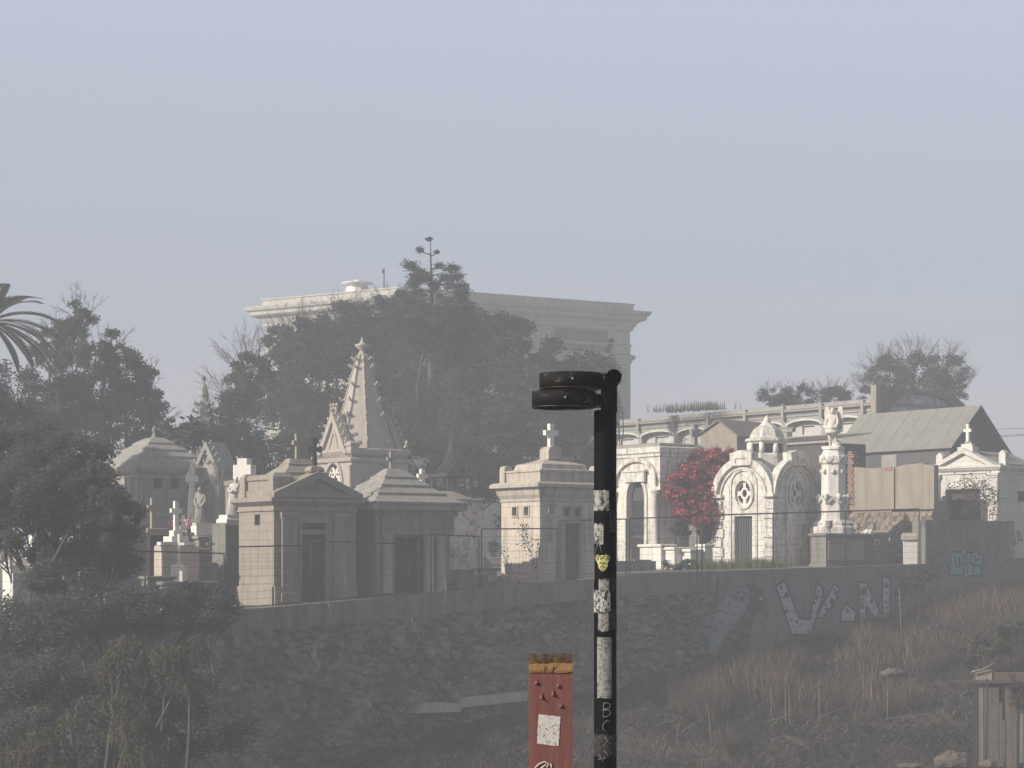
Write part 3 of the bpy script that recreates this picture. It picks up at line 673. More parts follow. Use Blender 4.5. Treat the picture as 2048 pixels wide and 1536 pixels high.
b = MB(); b.lathe([(.09, gzz(694)), (.12, gzz(690)), (.3, gzz(683)), (.3, gzz(680)), (.12, gzz(677)), (.06, gzz(672)), (.02, gzz(664))], 12); b.build('finial', GOTH, spire)
b = MB()
for x in (-1, 1):
    b.rect(.36, .36, [(0, hb), (0, gzz(893)), (.05, gzz(891)), (.05, gzz(886)), (-.05, gzz(882))], None, (-W/2+.12, x*(W/2-.12)))
    crocket(b, (W/2-.1, x*(W/2-.1), gzz(893)), .24, (.3, .2*x, .6))
b.build('corner_pier', GOTH, o)
b = MB()
for x in (-W/2-.02, W/2-.02):
    b.lathe([(.1, -.3), (.1, .2), (.07, .3), (.07, gzz(985)), (.12, gzz(978)), (.12, gzz(972)), (.08, gzz(968)), (.08, gzz(930))], 10, (-W/2-.05, x*.96, 0))
b.build('shaft', GOTH, o)
# --- pale arched tomb behind the pole
L = 1.75; W = 2.82
o = place('arched_tomb', 'pale flat roofed tomb with horseshoe arch over a tall dark door', 'tomb', 1320, 82.0, .12, GR-90, (W/2, -L/2))
k = 82/FOC
def az(py): return (HOR-py)*k-.12
h = az(893)
b = MB(); b.box(-W/2, W/2, -L/2+.3, L/2, -.3, h)
x0, x1 = -.50, .55
b.plate(rc(-W/2, W/2, -.3, h), [arch(x0, x1, .0, az(995), .75)], -L/2, -L/2+.3); b.build('wall', MARB, o)
MB().plate(rc(-.6, .65, 0, az(965)), (), -L/2+.24, -L/2+.298).build('door_recess', DARK, o)
b = MB(); b.plate(arch(x0, x1, 0, az(995), .75), [rc(x0+.1, x1-.1, .1, .9), rc(x0+.1, x1-.1, 1.0, az(1000))], -L/2+.2, -L/2+.235)
for q in range(5): b.box(x0+.18+q*.16, x0+.2+q*.16, -L/2+.21, -L/2+.225, .1, az(1000))
b.build('door', DOOR, o)
b = MB(); b.plate(arch(x0-.15, x1+.15, 0, az(995), .9), [arch(x0, x1, -.001, az(995), .75)], -L/2-.07, -L/2-.003); b.build('door_frame', MARB_TRIM, o)
b = MB(); c0 = (x0+x1)/2
b.plate(arcp(c0, az(960), 1.28, az(912)-az(960), -12, 192, 26)+arcp(c0, az(960), 1.12, az(912)-az(960)-.17, 192, -12, 26), (), -L/2-.12, -L/2-.003); b.build('arch_moulding', MARB_TRIM, o)
b = MB(); b.box(c0-.62, c0+.62, -L/2-.16, -L/2-.075, az(962), az(942)); b.box(c0-.7, c0+.7, -L/2-.2, -L/2-.004, az(942)+.003, az(938)); b.build('tablet', MARB_TRIM, o)
b = MB(); b.rect(W, L, [(0, h-.38), (.06, h-.35), (.06, h-.26), (.12, h-.2), (.12, h-.02), (.08, h), (0, h+.02)]); b.build('cornice', MARB_TRIM, o)
for x in (-W/2+.12, W/2-.12):
    c = MB(); c.lathe([(.17, -.3), (.17, .15), (.13, .22), (.12, az(1000)), (.16, az(996)), (.13, az(990)), (.2, az(985)), (.2, az(980))], 14, (x, -L/2-.12, 0)); c.build('column', MARB_TRIM, o)
b = MB(); b.rect(W*.98, L*.98, [(0, h+.02), (0, h+.1), (-.1, h+.16)]); b.build('roof', CONC_LT, o)
# --- domed white chapel
S_ = 2.75; D0 = 80.0; zb = -.18; k = D0/FOC
o = place('domed_chapel', 'white marble chapel tomb with round gables, wheel windows and a domed octagonal lantern', 'chapel tomb', 1546, D0, zb, -45, (S_/2, -S_/2))
def cz(py): return (HOR-py)*k-zb
zs = cz(992); r = S_/2-.02; top = zs+r
def face(x, zlow): return [(-x, zlow), (x, zlow)]+arcp(0, zs, x, r, 0, 180, 22)
b = MB()
def face2(x, zlow): return [(-x, zlow), (x, zlow)]+arcp(0, zs, x, r-.28, 0, 180, 22)
b.plate(face2(S_/2-.31, -.3), (), -S_/2+.3, S_/2-.3)
b.plate(face2(S_/2-.315, -.3), (), -S_/2+.3, S_/2-.3, MR)
b.plate(face(S_/2-.003, -.3), (), S_/2-.298, S_/2)
b.plate(face(S_/2-.006, -.3), (), -S_/2+.006, -S_/2+.298, ML)
hole = [rc(-.42, .40, .02, cz(1031))]
ros = circ(0, cz(985), .37, .47, 24)
b.plate(face(S_/2-.003, -.3), hole+[ros], -S_/2, -S_/2+.298)
b.build('wall', MARB, o)
b = MB(); b.plate(face(S_/2-.003, -.3), [ros], -S_/2, -S_/2+.33, MR); b.build('side_wall', MARB, o)
for Mx in (None, MR):
    b = MB(); b.plate(circ(0, cz(985), .42, .52, 20), (), -S_/2+.2, -S_/2+.24, Mx); cw = b.build('window', DARK, o)
    b = MB(); rr = [arcp(0, cz(985), .325, .415, 13+90*q, 77+90*q, 8)+arcp(0, cz(985), .18, .23, 72+90*q, 18+90*q, 6) for q in range(4)]+[circ(0, cz(985), .115, .15, 12)]
    b.plate(circ(0, cz(985), .368, .468, 24), rr, -S_/2+.05, -S_/2+.16, Mx); b.build('window_tracery', WHITE, cw)
    b = MB(); b.plate(circ(0, cz(985), .5, .6, 26), [circ(0, cz(985), .37, .47, 24)], -S_/2-.06, -S_/2-.002, Mx)
    b.plate(arch(-.66, .66, 0, cz(968), .62, 18), [arch(-.56, .56, -.001, cz(968), .52, 18)], -S_/2-.05, -S_/2-.003, Mx); b.build('window_surround', MARB_TRIM, cw)
    b = MB(); b.plate(arcp(0, zs, S_/2+.08, r+.1, 0, 180, 26)+arcp(0, zs, S_/2-.16, r-.16, 180, 0, 26), (), -S_/2-.14, -S_/2+.2, Mx)
    b.plate(arcp(0, zs, S_/2-.28, r-.26, 4, 176, 26)+arcp(0, zs, S_/2-.34, r-.33, 176, 4, 26), (), -S_/2-.07, -S_/2-.004, Mx)
    b.plate([(-.5, top-.2), (.5, top-.2), (.52, cz(903)), (.3, cz(901)), (.12, cz(898)), (-.12, cz(898)), (-.3, cz(901)), (-.52, cz(903))], [rc(-.26, .26, top-.12, top+.06)], -S_/2-.18, -S_/2+.22, Mx)
    b.build('gable_moulding', MARB_TRIM, o)
    for x in (-1, 1):
        b = MB()
        b.box(min(x*(S_/2+.12), x*(S_/2-.42)), max(x*(S_/2+.12), x*(S_/2-.42)), -S_/2-.16, -S_/2+.1, zs-.02, zs+.1) if Mx is None else b.box(min(x*(S_/2+.1), x*(S_/2-.42)), max(x*(S_/2+.1), x*(S_/2-.42)), -S_/2-.155, -S_/2+.1, zs-.022, zs+.098, Mx)
        for q in range(8):
            w = .36 if q % 2 else .44; z = -.2+q*.35
            e = .0 if Mx is None else .004
            b.box(min(x*(S_/2+.06-e), x*(S_/2-w)), max(x*(S_/2+.06-e), x*(S_/2-w)), -S_/2-.07+e, -S_/2-.001, z, z+.32, Mx)
        b.build('quoin', MARB_TRIM, o)
b = MB(); b.plate(rc(-.55, .55, .9, 1.7), (), -S_/2-.03, -S_/2-.001, MR); b.build('tablet', MARB_TRIM, o)
MB().box(-.5, .5, -S_/2+.22, -S_/2+.29, 0, cz(1028)).build('door_recess', DARK, o)
b = MB(); b.box(-.42, .40, -S_/2+.16, -S_/2+.2, .02, cz(1031))
for q in range(7): b.box(-.38+q*.115, -.34+q*.115, -S_/2+.13, -S_/2+.158, .05, cz(1034))
b.build('door', DOOR, o)
b = MB(); n8 = R(22.5)
q = lambda r_: r_/cos(n8)
b.lathe([(q(.78), top-.9), (q(.74), cz(905)), (q(.66), cz(902))], 8, (0, 0, 0), None, False, n8); b.build('lantern_base', MARB_TRIM, o)
b = MB()
for i in range(8):
    a = R(22.5+45*i); b.tube([(q(.62)*cos(a), q(.62)*sin(a), cz(903)), (q(.62)*cos(a), q(.62)*sin(a), cz(878))], .1, 6)
b.lathe([(q(.66), cz(882)), (q(.66), cz(876))], 8, (0, 0, 0), None, False, n8)
lan = b.build('lantern', WHITE, o)
b = MB(); b.lathe([(q(.5), cz(902)), (q(.5), cz(880))], 8, (0, 0, 0), None, False, n8); b.build('lantern_window', DARK, lan)
b = MB(); b.lathe([(q(.66), cz(879)), (q(.78), cz(877)), (q(.78), cz(872)), (q(.62), cz(870)), (q(.6), cz(864)), (q(.53), cz(856)), (q(.42), cz(849)), (q(.26), cz(843)), (q(.2), cz(840))], 8, (0, 0, 0), None, False, n8); dome = b.build('dome', MARB_TRIM, o)
b = MB(); b.lathe([(.2, cz(841)), (.13, cz(838)), (.18, cz(836)), (.1, cz(833)), (.13, cz(831)), (.06, cz(828)), (.02, cz(823))], 10); b.build('finial', WHITE, dome)
# --- statue on octagonal gothic pedestal
def skin_fig(name, mat, parent, joints, edges, loc=(0, 0, 0), rot=0.0, sub=2):
    me = bpy.data.meshes.new(name); names = list(joints)
    me.from_pydata([joints[n][:3] for n in names], [(names.index(a), names.index(b_)) for a, b_ in edges], [])
    me.update(); ob = link(name, me, mat, parent)
    ob.location = loc; ob.rotation_euler = (0, 0, rot)
    sm = ob.modifiers.new('skin', 'SKIN'); sm.use_smooth_shade = True
    for i, n in enumerate(names):
        rr = joints[n][3]; rr = rr if isinstance(rr, tuple) else (rr, rr)
        me.skin_vertices[0].data[i].radius = rr; me.skin_vertices[0].data[i].use_root = (i == 0)
    ss = ob.modifiers.new('sub', 'SUBSURF'); ss.levels = sub; ss.render_levels = sub
    dg = bpy.context.evaluated_depsgraph_get(); ev = ob.evaluated_get(dg)
    nm = bpy.data.meshes.new_from_object(ev); ob.modifiers.clear(); ob.data = nm; nm.name = name
    return ob
def zf(d, s): return {k: (v[0]*s, v[1]*s, v[2]*s, tuple(x*s for x in v[3]) if isinstance(v[3], tuple) else v[3]*s) for k, v in d.items()}
D0 = 81.0; k = D0/FOC; zb = .1
def sz(py): return (HOR-py)*k-zb
o = place('statue_pedestal', 'tall white octagonal gothic pedestal right of the domed chapel', 'pedestal', 1667, D0, zb, GR)
q = lambda r_: r_/cos(n8)
b = MB(); b.lathe([(q(.86), -.3), (q(.86), sz(1055)), (q(.74), sz(1052)), (q(.74), sz(1046)), (q(.6), sz(1040)), (q(.56), sz(1034)), (q(.53), sz(1004)), (q(.56), sz(1000)), (q(.46), sz(992))], 8, (0,0,0), None, False, n8); b.build('base', MARB_TRIM, o)
b = MB(); b.lathe([(q(.45), sz(996)), (q(.43), sz(930)), (q(.5), sz(926)), (q(.5), sz(914)), (q(.46), sz(911)), (q(.36), sz(901)), (q(.42), sz(899)), (q(.4), sz(895))], 8, (0,0,0), None, False, n8); b.build('shaft', WHITE, o)
for i in range(8):
    Mx = Matrix.Rotation(R(45*i), 4, 'Z')
    b = MB(); b.plate([(-.19, sz(926)), (-.13, sz(926)), (0, sz(918)), (.13, sz(926)), (.19, sz(926)), (.2, sz(922)), (0, sz(911)), (-.2, sz(922))], (), -.53, -.42, Mx)
    b.build('carved_gable', MARB_TRIM, o); b = MB(); b.plate([(-.22, sz(1008)), (-.15, sz(1008)), (0, sz(998)), (.15, sz(1008)), (.22, sz(1008)), (.22, sz(1003)), (0, sz(991)), (-.22, sz(1003))], (), -.62, -.5, Mx)
    b.build('carved_gable', MARB_TRIM, o); b = MB(); b.ball(tuple(Mx @ Vector((0, -.45, sz(944)))), .08, .08, .1, 8, 6)
    b.build('carved_boss', MARB_TRIM, o); b = MB(); b.ball(tuple(Mx @ Vector((.21, -.56, sz(995)))), .1, .1, .14, 8, 6); b.build('carved_boss', MARB_TRIM, o)

st = place('angel_statue', 'white marble angel statue in a short tunic standing on top of the octagonal pedestal', 'statue', 1665, D0, zb+sz(895), GR-62)
# standing youth in a belted tunic, right arm lowered, wings folded up behind
H = 1.5
J = {'pel': (0,0,.50,(.105,.085)), 'wai': (0,-.005,.60,(.085,.07)), 'che': (0,0,.72,(.115,.08)), 'nec': (0,-.005,.815,.04), 'hea': (.01,-.02,.875,(.058,.065)), 'top': (.015,-.02,.945,(.05,.055)),
     'ls': (-.115,0,.765,.045), 'le': (-.16,-.02,.62,.036), 'lw': (-.17,-.06,.48,.026), 'lh': (-.165,-.09,.43,.022),
     'rs': (.115,0,.765,.045), 're': (.15,-.03,.62,.036), 'rw': (.13,-.12,.50,.026), 'rh': (.11,-.16,.48,.022),
     'lk': (-.06,-.035,.28,.05), 'la': (-.06,.02,.06,.03), 'lf': (-.065,-.08,.02,.028), 'lhp': (-.055,-.005,.45,.075),
     'rhp': (.06,0,.45,.07), 'rk': (.08,-.02,.27,.048), 'ra': (.10,.05,.06,.03), 'rf': (.115,-.04,.02,.028)}
Ed = [('pel','wai'),('wai','che'),('che','nec'),('nec','hea'),('hea','top'),('che','ls'),('ls','le'),('le','lw'),('lw','lh'),('che','rs'),('rs','re'),('re','rw'),('rw','rh'),('pel','lhp'),('lhp','lk'),('lk','la'),('la','lf'),('pel','rhp'),('rhp','rk'),('rk','ra'),('ra','rf')]
sbody = skin_fig('body', STAT, st, zf(J, H), Ed)
b = MB(); b.ball((.015*H, -.03*H, .895*H), .062*H, .068*H, .082*H, 14, 10); b.build('head', STAT, sbody)
b = MB(); b.lathe([(.13*H, .61*H), (.125*H, .585*H), (.16*H, .5*H), (.185*H, .40*H), (.195*H, .345*H), (.17*H, .34*H)], 18)
b.build('tunic', STAT, st)
for sg in (-1, 1):
    c = MB(); c.plate([(sg*.03,.95),(sg*.12,1.22),(sg*.17,1.46),(sg*.24,1.54),(sg*.33,1.52),(sg*.36,1.3),(sg*.34,1.0),(sg*.29,.7),(sg*.22,.52),(sg*.15,.55),(sg*.06,.78)], (), .13, .2); c.build('wing', STAT, st)
b = MB(); b.rock((.1, .12, .1), .2, 3, (1.1, .9, .8)); b.rect(.7, .5, [(0,-.02),(0,.03),(-.03,.05)]); b.build('rock_base', STAT, st)
b = MB(); b.tube([(-.3,-.16,.55*H*.95),(-.12,-.2,.47*H),(.12,-.24,.47*H)], .045, 8); b.build('garland', STAT, st)
# robed figures
def robed(px, D, z, H, rot, label, mat, group=None, lean=0.0, arms='down'):
    s = place('angel_statue', label, 'statue', px, D, z, rot, group=group)
    J = {'pel': (0,0,.46,(.105,.10)), 'che': (lean*.4,-.01,.70,(.105,.08)), 'nec': (lean*.55,-.02,.80,.038), 'hea': (lean*.65,-.045,.87,(.055,.062)), 'top': (lean*.7,-.05,.945,(.046,.05)),
     'kn': (-lean*.1,-.02,.24,(.115,.105)), 'ft': (-lean*.2,0,.02,(.15,.14)),
     'ls': (-.11+lean*.4,0,.745,.046), 'le': (-.15+lean*.3,-.04,.60,.044), 'lw': (-.07+lean*.3,-.13,.58 if arms == 'pray' else .47,.03), 'lh': (-.02+lean*.3,-.15,.63 if arms == 'pray' else .42,.022),
     'rs': (.11+lean*.4,0,.745,.046), 're': (.15+lean*.3,-.03,.60,.044), 'rw': (.08+lean*.3,-.13,.58 if arms == 'pray' else .46,.03), 'rh': (.03+lean*.3,-.15,.64 if arms == 'pray' else .41,.022)}
    rb_ = skin_fig('body', mat, s, zf(J, H), [('pel','che'),('che','nec'),('nec','hea'),('hea','top'),('pel','kn'),('kn','ft'),('che','ls'),('ls','le'),('le','lw'),('lw','lh'),('che','rs'),('rs','re'),('re','rw'),('rw','rh')])
    hd = MB(); hd.ball((lean*.66*H, -.05*H, .895*H), .058*H, .064*H, .078*H, 14, 10); hd.build('head', mat, rb_)
    b = MB()
    for i in range(9):
        a = R(200+i*17.5); b.tube([(.09*H*cos(a), .09*H*sin(a), .55*H), (.12*H*cos(a+.1), .115*H*sin(a+.1), .3*H), (.155*H*cos(a), .145*H*sin(a), .01)], [.012*H, .02*H, .028*H], 5)
    b.build('robe_folds', mat, s)
    return s
# --- monument with a cross behind the tan crypt, mourning figure beside it
D0 = 68.0; k = D0/FOC; zb = gz(480, D0)
def kz(py): return (HOR-py)*k-zb
o = place('marble_cross_monument', 'thick stubby white marble cross rising behind the tan pedimented crypt', 'monument', 489, D0, zb, GR-58)
b = MB(); b.rect(.9, .8, [(.05, -.3), (.05, .3), (0, .34), (0, kz(975)), (.04, kz(972)), (.04, kz(963)), (-.1, kz(961))]); b.build('pedestal', GREY_TRIM, o)
b = MB(); w = .17; b.plate([(-w, kz(962)), (w, kz(962)), (w+.03, kz(961)), (.31, kz(958)), (.31, kz(930)), (w, kz(930)), (w, kz(917)), (-w, kz(917)), (-w, kz(930)), (-.31, kz(930)), (-.31, kz(958)), (-w-.03, kz(961))], (), -.17, .17); b.build('cross', WHITE, o)
robed(467, 67.2, Z(1030, 67.2), 1.22, GR-40, 'white marble mourning figure pressed against the left edge of the tan crypt', STAT, None, .12, 'pray')
o = place('statue_plinth', 'white carved plinth under the mourning figure left of the tan crypt', 'plinth', 462, 67.2, gz(462, 67.2), GR)
h = Z(1030, 67.2)-gz(462, 67.2)
b = MB(); b.rect(.5, .5, [(.08, h-.24), (.08, h-.14), (.02, h-.1), (.02, h)]); b.build('cap', WHITE, o)
b = MB(); b.rect(.6, .6, [(.12, -.3), (.12, h-.3), (.04, h-.243)]); b.build('block', CONC, o)
# --- hazy hip roofed crypt on the left
W, L = 2.7, 2.9; D0 = 76.0; k = D0/FOC; zb = gz(275, D0)
o = place('hazy_crypt', 'hazy grey crypt with tiered pyramid roof and three square vents, at the left', 'crypt', 276, D0, zb, GR, (-W/2, -L/2))
def kz(py): return (HOR-py)*k-zb
h = kz(950)
b = MB(); b.box(-W/2+.15, W/2, -L/2+.15, L/2, -.3, h)
vz0, vz1 = kz(976), kz(954)
vx = [(-.75, -.40), (-.1, .25), (.55, .9)]
b.plate(rc(-W/2, W/2, -.3, h), [rc(a, c, vz0, vz1) for a, c in vx], -L/2, -L/2+.15); b.box(-W/2, -W/2+.149, -L/2+.152, L/2, -.3, h)
b.build('wall', GREY, o)
for a, c in vx: MB().box(a-.02, c+.02, -L/2+.09, -L/2+.145, vz0-.02, vz1+.02).build('vent', DARK, o)
b = MB(); b.rect(W, L, [(0, kz(1035)), (.06, kz(1033)), (.06, kz(1026)), (0, kz(1024))], None, (0, 0), False, False); b.build('string_course', GREY_TRIM, o)
for x in (.9, .45): b = MB(); b.box(x-.14, x+.14, -W/2-.08, -W/2-.002, kz(1030), kz(955), ML); b.build('pilaster', GREY_TRIM, o)
b = MB(); b.tube([(-W/2+.1, -L/2-.06, kz(1045)), (-W/2+.1, -L/2-.06, kz(950))], .04); b.build('downpipe', GREY_TRIM, o)
b = MB(); b.rect(W, L, [(0, h-.1), (.05, h-.05), (.05, h+.04), (.22, h+.1), (.3, h+.24), (.3, h+.3), (.1, h+.34)]); b.build('cornice', GREY_TRIM, o)
z = h+.32
b = MB(); b.rect(W, L, [(.2, z), (.1, z+.08), (-.2, z+.3), (-.2, z+.38), (-.5, z+.56), (-.5, z+.64), (-.8, z+.82), (-.8, z+.88), (-1.12, z+1.06), (-1.18, z+1.08)]); b.build('roof', GREY_TRIM, o)
b = MB(); b.lathe([(.14, z+1.05), (.1, z+1.15), (.05, z+1.2), (.05, z+1.3), (.09, z+1.35), (.03, z+1.5)], 10, (0, 0, 0)); b.build('finial', GREY_TRIM, o)
# --- celtic cross
D0 = 71.5; k = D0/FOC; zb = gz(384, D0)
def kz(py): return (HOR-py)*k-zb
o = place('celtic_cross', 'tall grey ringed stone cross on a tapering shaft, left of the stone angel', 'cross', 384, D0, zb, GR-25)
b = MB(); b.rect(.4, .36, [(.2, -.3), (.2, kz(1052)), (.02, kz(1046)), (-.02, kz(1040))]); b.build('base', GSTAT, o)
b = MB(); za = kz(957)
b.plate([(-.15, kz(1042)), (.15, kz(1042)), (.08, za-.12), (.2, za-.12), (.2, za+.1), (.08, za+.1), (.09, kz(938)), (0, kz(925)), (-.09, kz(938)), (-.08, za+.1), (-.2, za+.1), (-.2, za-.12), (-.08, za-.12)], (), -.09, .09)
b.plate(circ(0, za, .2, .24, 18), [circ(0, za, .14, .17, 18)], -.05, .05); b.build('shaft', GSTAT, o)
# --- gothic gable tomb and its angel
W, L = 1.0, 1.1; D0 = 77.0; k = D0/FOC; zb = gz(420, D0)
o = place('gabled_niche_tomb', 'grey gothic tomb with steep crocketed gable and round medallion behind the stone angel', 'tomb', 438, D0, zb, -26, (W/2, -L/2))
def kz(py): return (HOR-py)*k-zb
b = MB(); b.box(-W/2, W/2, -L/2+.2, L/2, -.3, kz(940)); b.plate([(-W/2, -.3), (W/2, -.3), (W/2, kz(940)), (0, kz(888)), (-W/2, kz(940))], [gothic(-.32, .32, .3, kz(985), .5)], -L/2, -L/2+.198); b.build('wall', GSTAT, o)
MB().plate(rc(-.4, .4, .2, kz(955)), (), -L/2+.16, -L/2+.195).build('niche', GREY, o)
b = MB(); b.plate([(-W/2-.1, kz(944)), (-W/2+.06, kz(944)), (0, kz(897)), (W/2-.06, kz(944)), (W/2+.1, kz(944)), (0, kz(882))], (), -L/2-.12, L/2+.05)
for sg in (-1, 1):
    for q in range(5): crocket(b, (sg*(W/2+.1)*(1-(q+.5)/5), -L/2, kz(944)+(kz(882)-kz(944))*(q+.5)/5), .13, (sg*.8, 0, .5))
b.build('gable', GSTAT, o)
b = MB(); b.plate(circ(0, kz(916), .15, .19, 18), [circ(0, kz(916), .1, .13, 18)], -L/2-.06, -L/2-.003); b.build('medallion', GSTAT, o)
b = MB(); b.plate([(W/2+.05, kz(975)), (W/2+.15, kz(975)), (W/2+.3, kz(932)), (W/2+.12, kz(946))], (), -L/2-.1, -L/2+.2); b.build('pinnacle', GSTAT, o)
h = Z(1047, 69)-gz(400, 69)
robed(401, 69.0, Z(1047, 69.0), 1.18, GR-50, 'grey stone angel with folded wings standing before the gothic gabled tomb', GSTAT)
wg = MB()
for sg in (-1, 1): wg.plate([(sg*.03, .9), (sg*.16, 1.02), (sg*.24, .95), (sg*.22, .5), (sg*.12, .18), (sg*.07, .5)], (), .1, .16)
wo = wg.build('wings', GSTAT, [x for x in col.objects if x.name.startswith('angel_statue') and x.parent is None][-1])
o = place('statue_block', 'white block carrying the grey stone angel', 'pedestal', 402, 69.0, gz(402, 69), GR)
b = MB(); b.rect(.5, .45, [(.06, h-.38), (.06, h-.06), (.1, h-.04), (.1, h)]); b.build('block', WHITE, o)
b = MB(); b.rect(.6, .55, [(.12, -.3), (.12, h-.42), (.03, h-.383)]); b.build('base', CONC, o)
# --- spirelet far behind
D0 = 96.0; k = D0/FOC; zb = gz(408, D0)
def kz(py): return (HOR-py)*k-zb
o = place('pale_spirelet', 'slim hazy gothic spire with a cross, far behind between the trees', 'spire', 408, D0, zb, GR)
b = MB(); b.lathe([(.6, -.3), (.6, kz(860)), (.7, kz(856)), (.52, kz(850)), (.2, kz(795)), (.24, kz(790)), (.2, kz(786)), (.05, kz(765))], 8, (0,0,0), None, False)
for i in range(8):
    a = R(45*i)
    for py in (840, 825, 810): rr = .52-(850-py)/55*.32; crocket(b, (rr*cos(a), rr*sin(a), kz(py)), .16, (cos(a), sin(a), .3))
b.build('spire', GSTAT, o)
cross('cross', GSTAT, o, (0, 0, kz(768)), .36, .24, .06, .06, .6)
# --- crosses and tombs in the left group
D0 = 67.0; k = D0/FOC; zb = gz(318, D0)
def kz(py): return (HOR-py)*k-zb
o = place('arched_frame_tomb', 'tan arched tomb frame around a dark recess, under the tan cross', 'tomb', 292, D0, zb, GR, (-.75, -.4))
b = MB(); b.plate([(-.75, -.3), (.75, -.3), (.75, kz(1062))]+arcp(-.58, kz(1068), .17, .1, 90, 180, 6)+[(-.75, kz(1068))], [rc(-.6, .62, -.1, kz(1070))], -.4, .4); b.build('frame', TAN_TRIM, o)
MB().box(-.62, .64, .1, .38, -.2, kz(1069)).build('recess', DARK, o)
b = MB(); b.rect(.5, .5, [(0, kz(1062)), (.1, kz(1061)), (.1, kz(1057)), (0, kz(1056))], None, (-.32, 0)); b.build('cross_base', TAN_TRIM, o)
cross('cross', TAN_TRIM, o, (-.32, 0, kz(1057)), .95, .36, .13, .12, .70)
D0 = 65.8; k = D0/FOC; zb = gz(352, D0)
def kz(py): return (HOR-py)*k-zb
o = place('stepped_cross_monument', 'tall white cross on stepped marble blocks above an inscribed slab', 'monument', 352, D0, zb, GR)
cross('cross', WHITE, o, (0, 0, kz(1062)), 60*k, .36, .13, .12, .68)
b = MB(); b.rect(.3, .3, [(0, kz(1073)), (0, kz(1061))]); b.rect(.56, .56, [(0, kz(1084)), (0, kz(1073)+.003)]); b.rect(.82, .9, [(0, kz(1090)), (0, kz(1084)+.003)]); b.build('steps', WHITE, o)
sl = stone('inscribed_slab', (.58, .50, .44), (.47, .40, .35), 3, (.33, .27, .24), .5, joints=(.09, .075, (.28, .2, .17), .6))
b = MB(); b.plate([(-.62, -.3), (.6, -.3), (.6, kz(1093))]+arcp(-.52, kz(1096), .1, .08, 90, 180, 5)+[(-.62, kz(1096))], (), -.42, .46, ML); b.build('slab', sl, o)
D0 = 63.2
def small_cross(px, top, foot, w, D, t, label, mat, rot=GR):
    k = D/FOC; zb = Z(foot, D)
    o = place('grave_cross', label, 'grave cross', px, D, zb, rot)
    g = gz(px, D)-zb
    b = MB(); b.rect(.26, .2, [(.06, min(-.1, g-.1)), (.06, .0), (0, .05)]); b.build('base', mat, o)
    cross('cross', mat, o, (0, 0, .03), (foot-top)*k, w*k, t, t, .68)
small_cross(358, 1070, 1132, 26, 64.9, .075, 'thin white grave cross in front of the inscribed slab', WHITE, GR-55)
small_cross(367, 1033, 1063, 13, 68.0, .085, 'small white grave cross between two bunches of pink flowers', WHITE, GR-55)
small_cross(421, 1072, 1128, 17, 66.3, .07, 'thin grey grave cross in front of the grey stone tombs', GSTAT, GR-55)
for px, py, lb in ((347, 1048, 'pink flower bunch left of the small white grave cross'), (378, 1048, 'pink flower bunch right of the small white grave cross')):
    o = place('flower_bunch', lb, 'flowers', px, 67.8, Z(1064, 67.8), 0)
    b = MB()
    for q in range(26): b.ball((rnd.gauss(0, .05), rnd.gauss(0, .04), .25+rnd.gauss(0, .09)), .035, .035, .03, 6, 4)
    b.build('blossoms', PINK, o)
    b = MB()
    for q in range(12): b.tube([(0, 0, 0), (rnd.gauss(0, .04), rnd.gauss(0, .03), .24)], .008, 4)
    b.lathe([(.05, -.02), (.07, .1), (.06, .1)], 8); b.build('stems', LEAF_D, o)
def tomb(px, D, w, l, top, label, mat, rot=GR, corner=None, slab=True, cat='tomb', name='box_tomb'):
    zb = gz(px, D); h = Z(top, D)-zb
    o = place(name, label, cat, px, D, zb, rot, corner if corner else (-w/2, -l/2))
    b = MB(); b.rect(w, l, [(.05, -.3), (.05, .12), (0, .14), (0, h-.1)]); b.build('body', mat, o)
    if slab: b = MB(); b.rect(w, l, [(0, h-.11), (.07, h-.09), (.07, h-.02), (.03, h)]); b.build('slab', mat, o)
    return o, h
tomb(352, 68.4, 1.3, 1.0, 1064, 'grey ledge tomb carrying the pink flowers', CONC_LT)
tomb(398, 67.6, 1.4, .9, 1072, 'plain grey box tomb below the stone angel', GREY)
tomb(424, 70.0, 1.7, 1.0, 1047, 'tall grey box tomb left of the tan crypt', GREY)
tomb(372, 67.0, 1.6, .7, 1096, 'long low grey tomb behind the thin grave crosses', CONC_LT)
tomb(296, 61.6, .8, .4, 1152, 'small cracked grey tomb just behind the left fence', CONC)
tomb(214, 63.8, 1.25, .9, 1046, 'dark grey tomb block under the hazy crypt', CONC)
tomb(330, 60.8, 1.6, .4, 1163, 'broken low grey slab tomb at the wall edge', CONC)
# left edge tombs glimpsed between leaves
o, h = tomb(22, 60.5, .75, .6, 1128, 'white stepped tomb glimpsed through leaves at the left edge', WHITE)
b = MB(); b.rect(.4, .4, [(0, h), (0, h+.14)], None, (.1, 0)); b.box(.22, .45, -.2, .2, h, h+.42); b.build('steps', WHITE, o)
o = place('marble_pillar', 'narrow white marble pillar at the far left among foliage', 'pillar', 68, 60.8, gz(68, 60.8), GR)
h = Z(1062, 60.8)-gz(68, 60.8)
b = MB(); b.rect(.2, .2, [(.06, -.3), (.06, .3), (0, .34), (0, h-.12), (.05, h-.08), (.05, h)]); b.build('shaft', WHITE, o)
urn('stone_urn', 'white marble urn at the far left edge among foliage', WHITE, P(18, 1128, 60.2), .6)
o = place('pale_stone_wall', 'short pale patch of stone wall seen through leaves at the lower left', 'wall', 26, 57.2, Z(1203, 57.2), WROT)
b = MB(); b.box(0, .55, 0, .2, -1.2, .74); b.build('masonry', MOTTLED, o)
